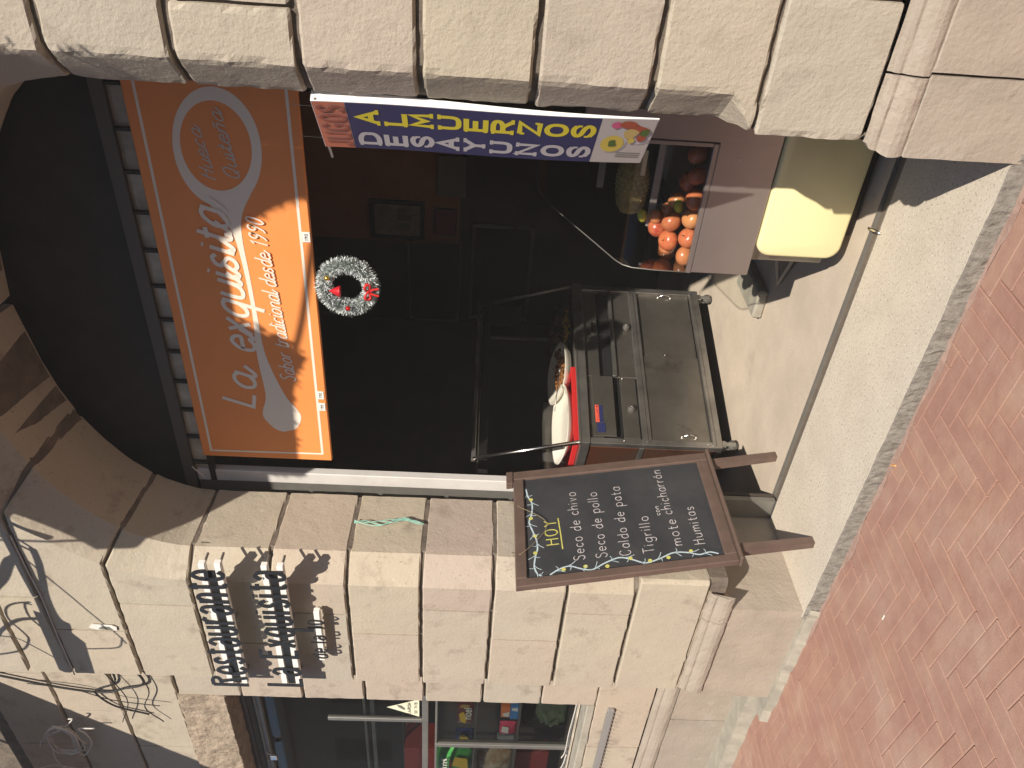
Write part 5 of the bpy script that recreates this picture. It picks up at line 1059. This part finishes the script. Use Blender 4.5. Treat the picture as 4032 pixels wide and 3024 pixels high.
# ------------------------------------------------------------ inside the room
def wallthing(nm, lab, cat, x0, x1, z0, z1, y, fr_, body, bw=.02):
    t = thing(nm, lab, cat, ((x0+x1)/2, y, z0)); MB().bbox((x0, y-.015, z0), (x1, y-.002, z1), .003).build('panel', M[body], t)
    for lo, hi in (((x0, y-.03, z0-bw), (x1, y-.004, z0)), ((x0, y-.03, z1), (x1, y-.004, z1+bw)), ((x0-bw, y-.03, z0-bw), (x0, y-.004, z1+bw)), ((x1, y-.03, z0-bw), (x1+bw, y-.004, z1+bw))): MB().bbox(lo, hi, .002).build('frame_bar', M[fr_], t)
    return t
t = wallthing('picture_frame', 'pale print in a dark frame on the orange interior wall', 'picture', -3.392, -3.10, 2.165, 2.56, 3.99, 'frdark', 'paper', .035)
for (x, z, w, h) in ((-3.30, 2.26, .05, .10), (-3.22, 2.24, .06, .13), (-3.16, 2.28, .04, .08)): MB().box((x-w/2, 3.9735, z), (x+w/2, 3.9745, z+h)).build('printed_shape', M['inkg'], t)
wallthing('notice_board', 'dark notice board with a thin metal frame below the orange wall', 'notice board', -4.27, -3.45, 1.83, 2.26, 4.03, 'alu', 'frdark', .022)
MB().box((-3.0, 3.96, 1.786), (-2.64, 3.99, 2.02)).build('pale_panel', M['paleboard'], room)
wallthing('wall_poster', 'faded pinkish poster under the framed print', 'poster', -3.36, -3.12, 1.86, 2.04, 3.99, 'darkwood', 'pinkp', .005)
t = wallthing('glass_cabinet', 'dim glass fronted cabinet low on the back wall', 'cabinet', -4.20, -3.29, 1.20, 1.69, 4.03, 'alu', 'frdark', .03)
t = wallthing('paper_notice', 'pale paper notice pinned beside the dim cabinet', 'notice', -4.29, -4.06, 1.23, 1.57, 3.99, 'darkwood', 'paleboard', .004)

# ------------------------------------------------------------ small litter
lb = MB(); lb.tube([(-2.185, -.052, ZS+.006), (-2.165, -.075, ZS+.006)], .0042, 8); tag(lb.build('cigarette_end', M['butt']), 'tan cigarette end lying where bricks meet the threshold', 'litter')
lb = MB(); lb.bbox((-2.70, -.425, ZS+.001), (-2.672, -.418, ZS+.004), .001); tag(lb.build('paper_scrap', M['butw']), 'tiny white paper scrap on the brick paving', 'litter')

# ------------------------------------------------------------ the other side of the street
op = thing('opposite_house', 'two storey plastered house across the street behind the camera', 'house', (0, -9.2, 0))
MB().box((-48, -10.2, ZS), (14, -9.2, 6.4)).build('wall', M['balc'], op); MB().bbox((-48.2, -10.3, 6.4), (14.2, -8.95, 6.65), .03).build('cornice', M['stonel'], op)
for i in range(19):
    for z, h in ((.0, 2.3), (3.5, 1.7)):
        x = -45.4+i*3.1; w_ = MB(); w_.bbox((x-.6, -9.24, z+.02), (x+.6, -9.16, z+h), .02); f_ = w_.build('window' if z else 'door', M['frame'], op); ROOTLOC[f_] = Vector(op.location)
        if z: g_ = MB(); g_.box((x-.5, -9.155, z+.1), (x+.5, -9.15, z+h-.1)); g_.build('pane', M['black'], f_)

# ------------------------------------------------------------ thin scattering air added in place of lens glare
hz = MB(); hz.box((-60, -14, ZS-1.2), (18, 6.5, 8.2)); hv = bpy.data.materials.new('pale haze'); hv.use_nodes = True; hn = hv.node_tree; hn.nodes.clear()
pv = hn.nodes.new('ShaderNodeVolumePrincipled'); pv.inputs['Color'].default_value = (.95, .92, .88, 1); pv.inputs['Density'].default_value = HAZE; pv.inputs['Anisotropy'].default_value = 0.0
ho = hn.nodes.new('ShaderNodeOutputMaterial'); hn.links.new(pv.outputs[0], ho.inputs['Volume'])
o = hz.build('glare_haze', hv); kind(o, 'stuff')
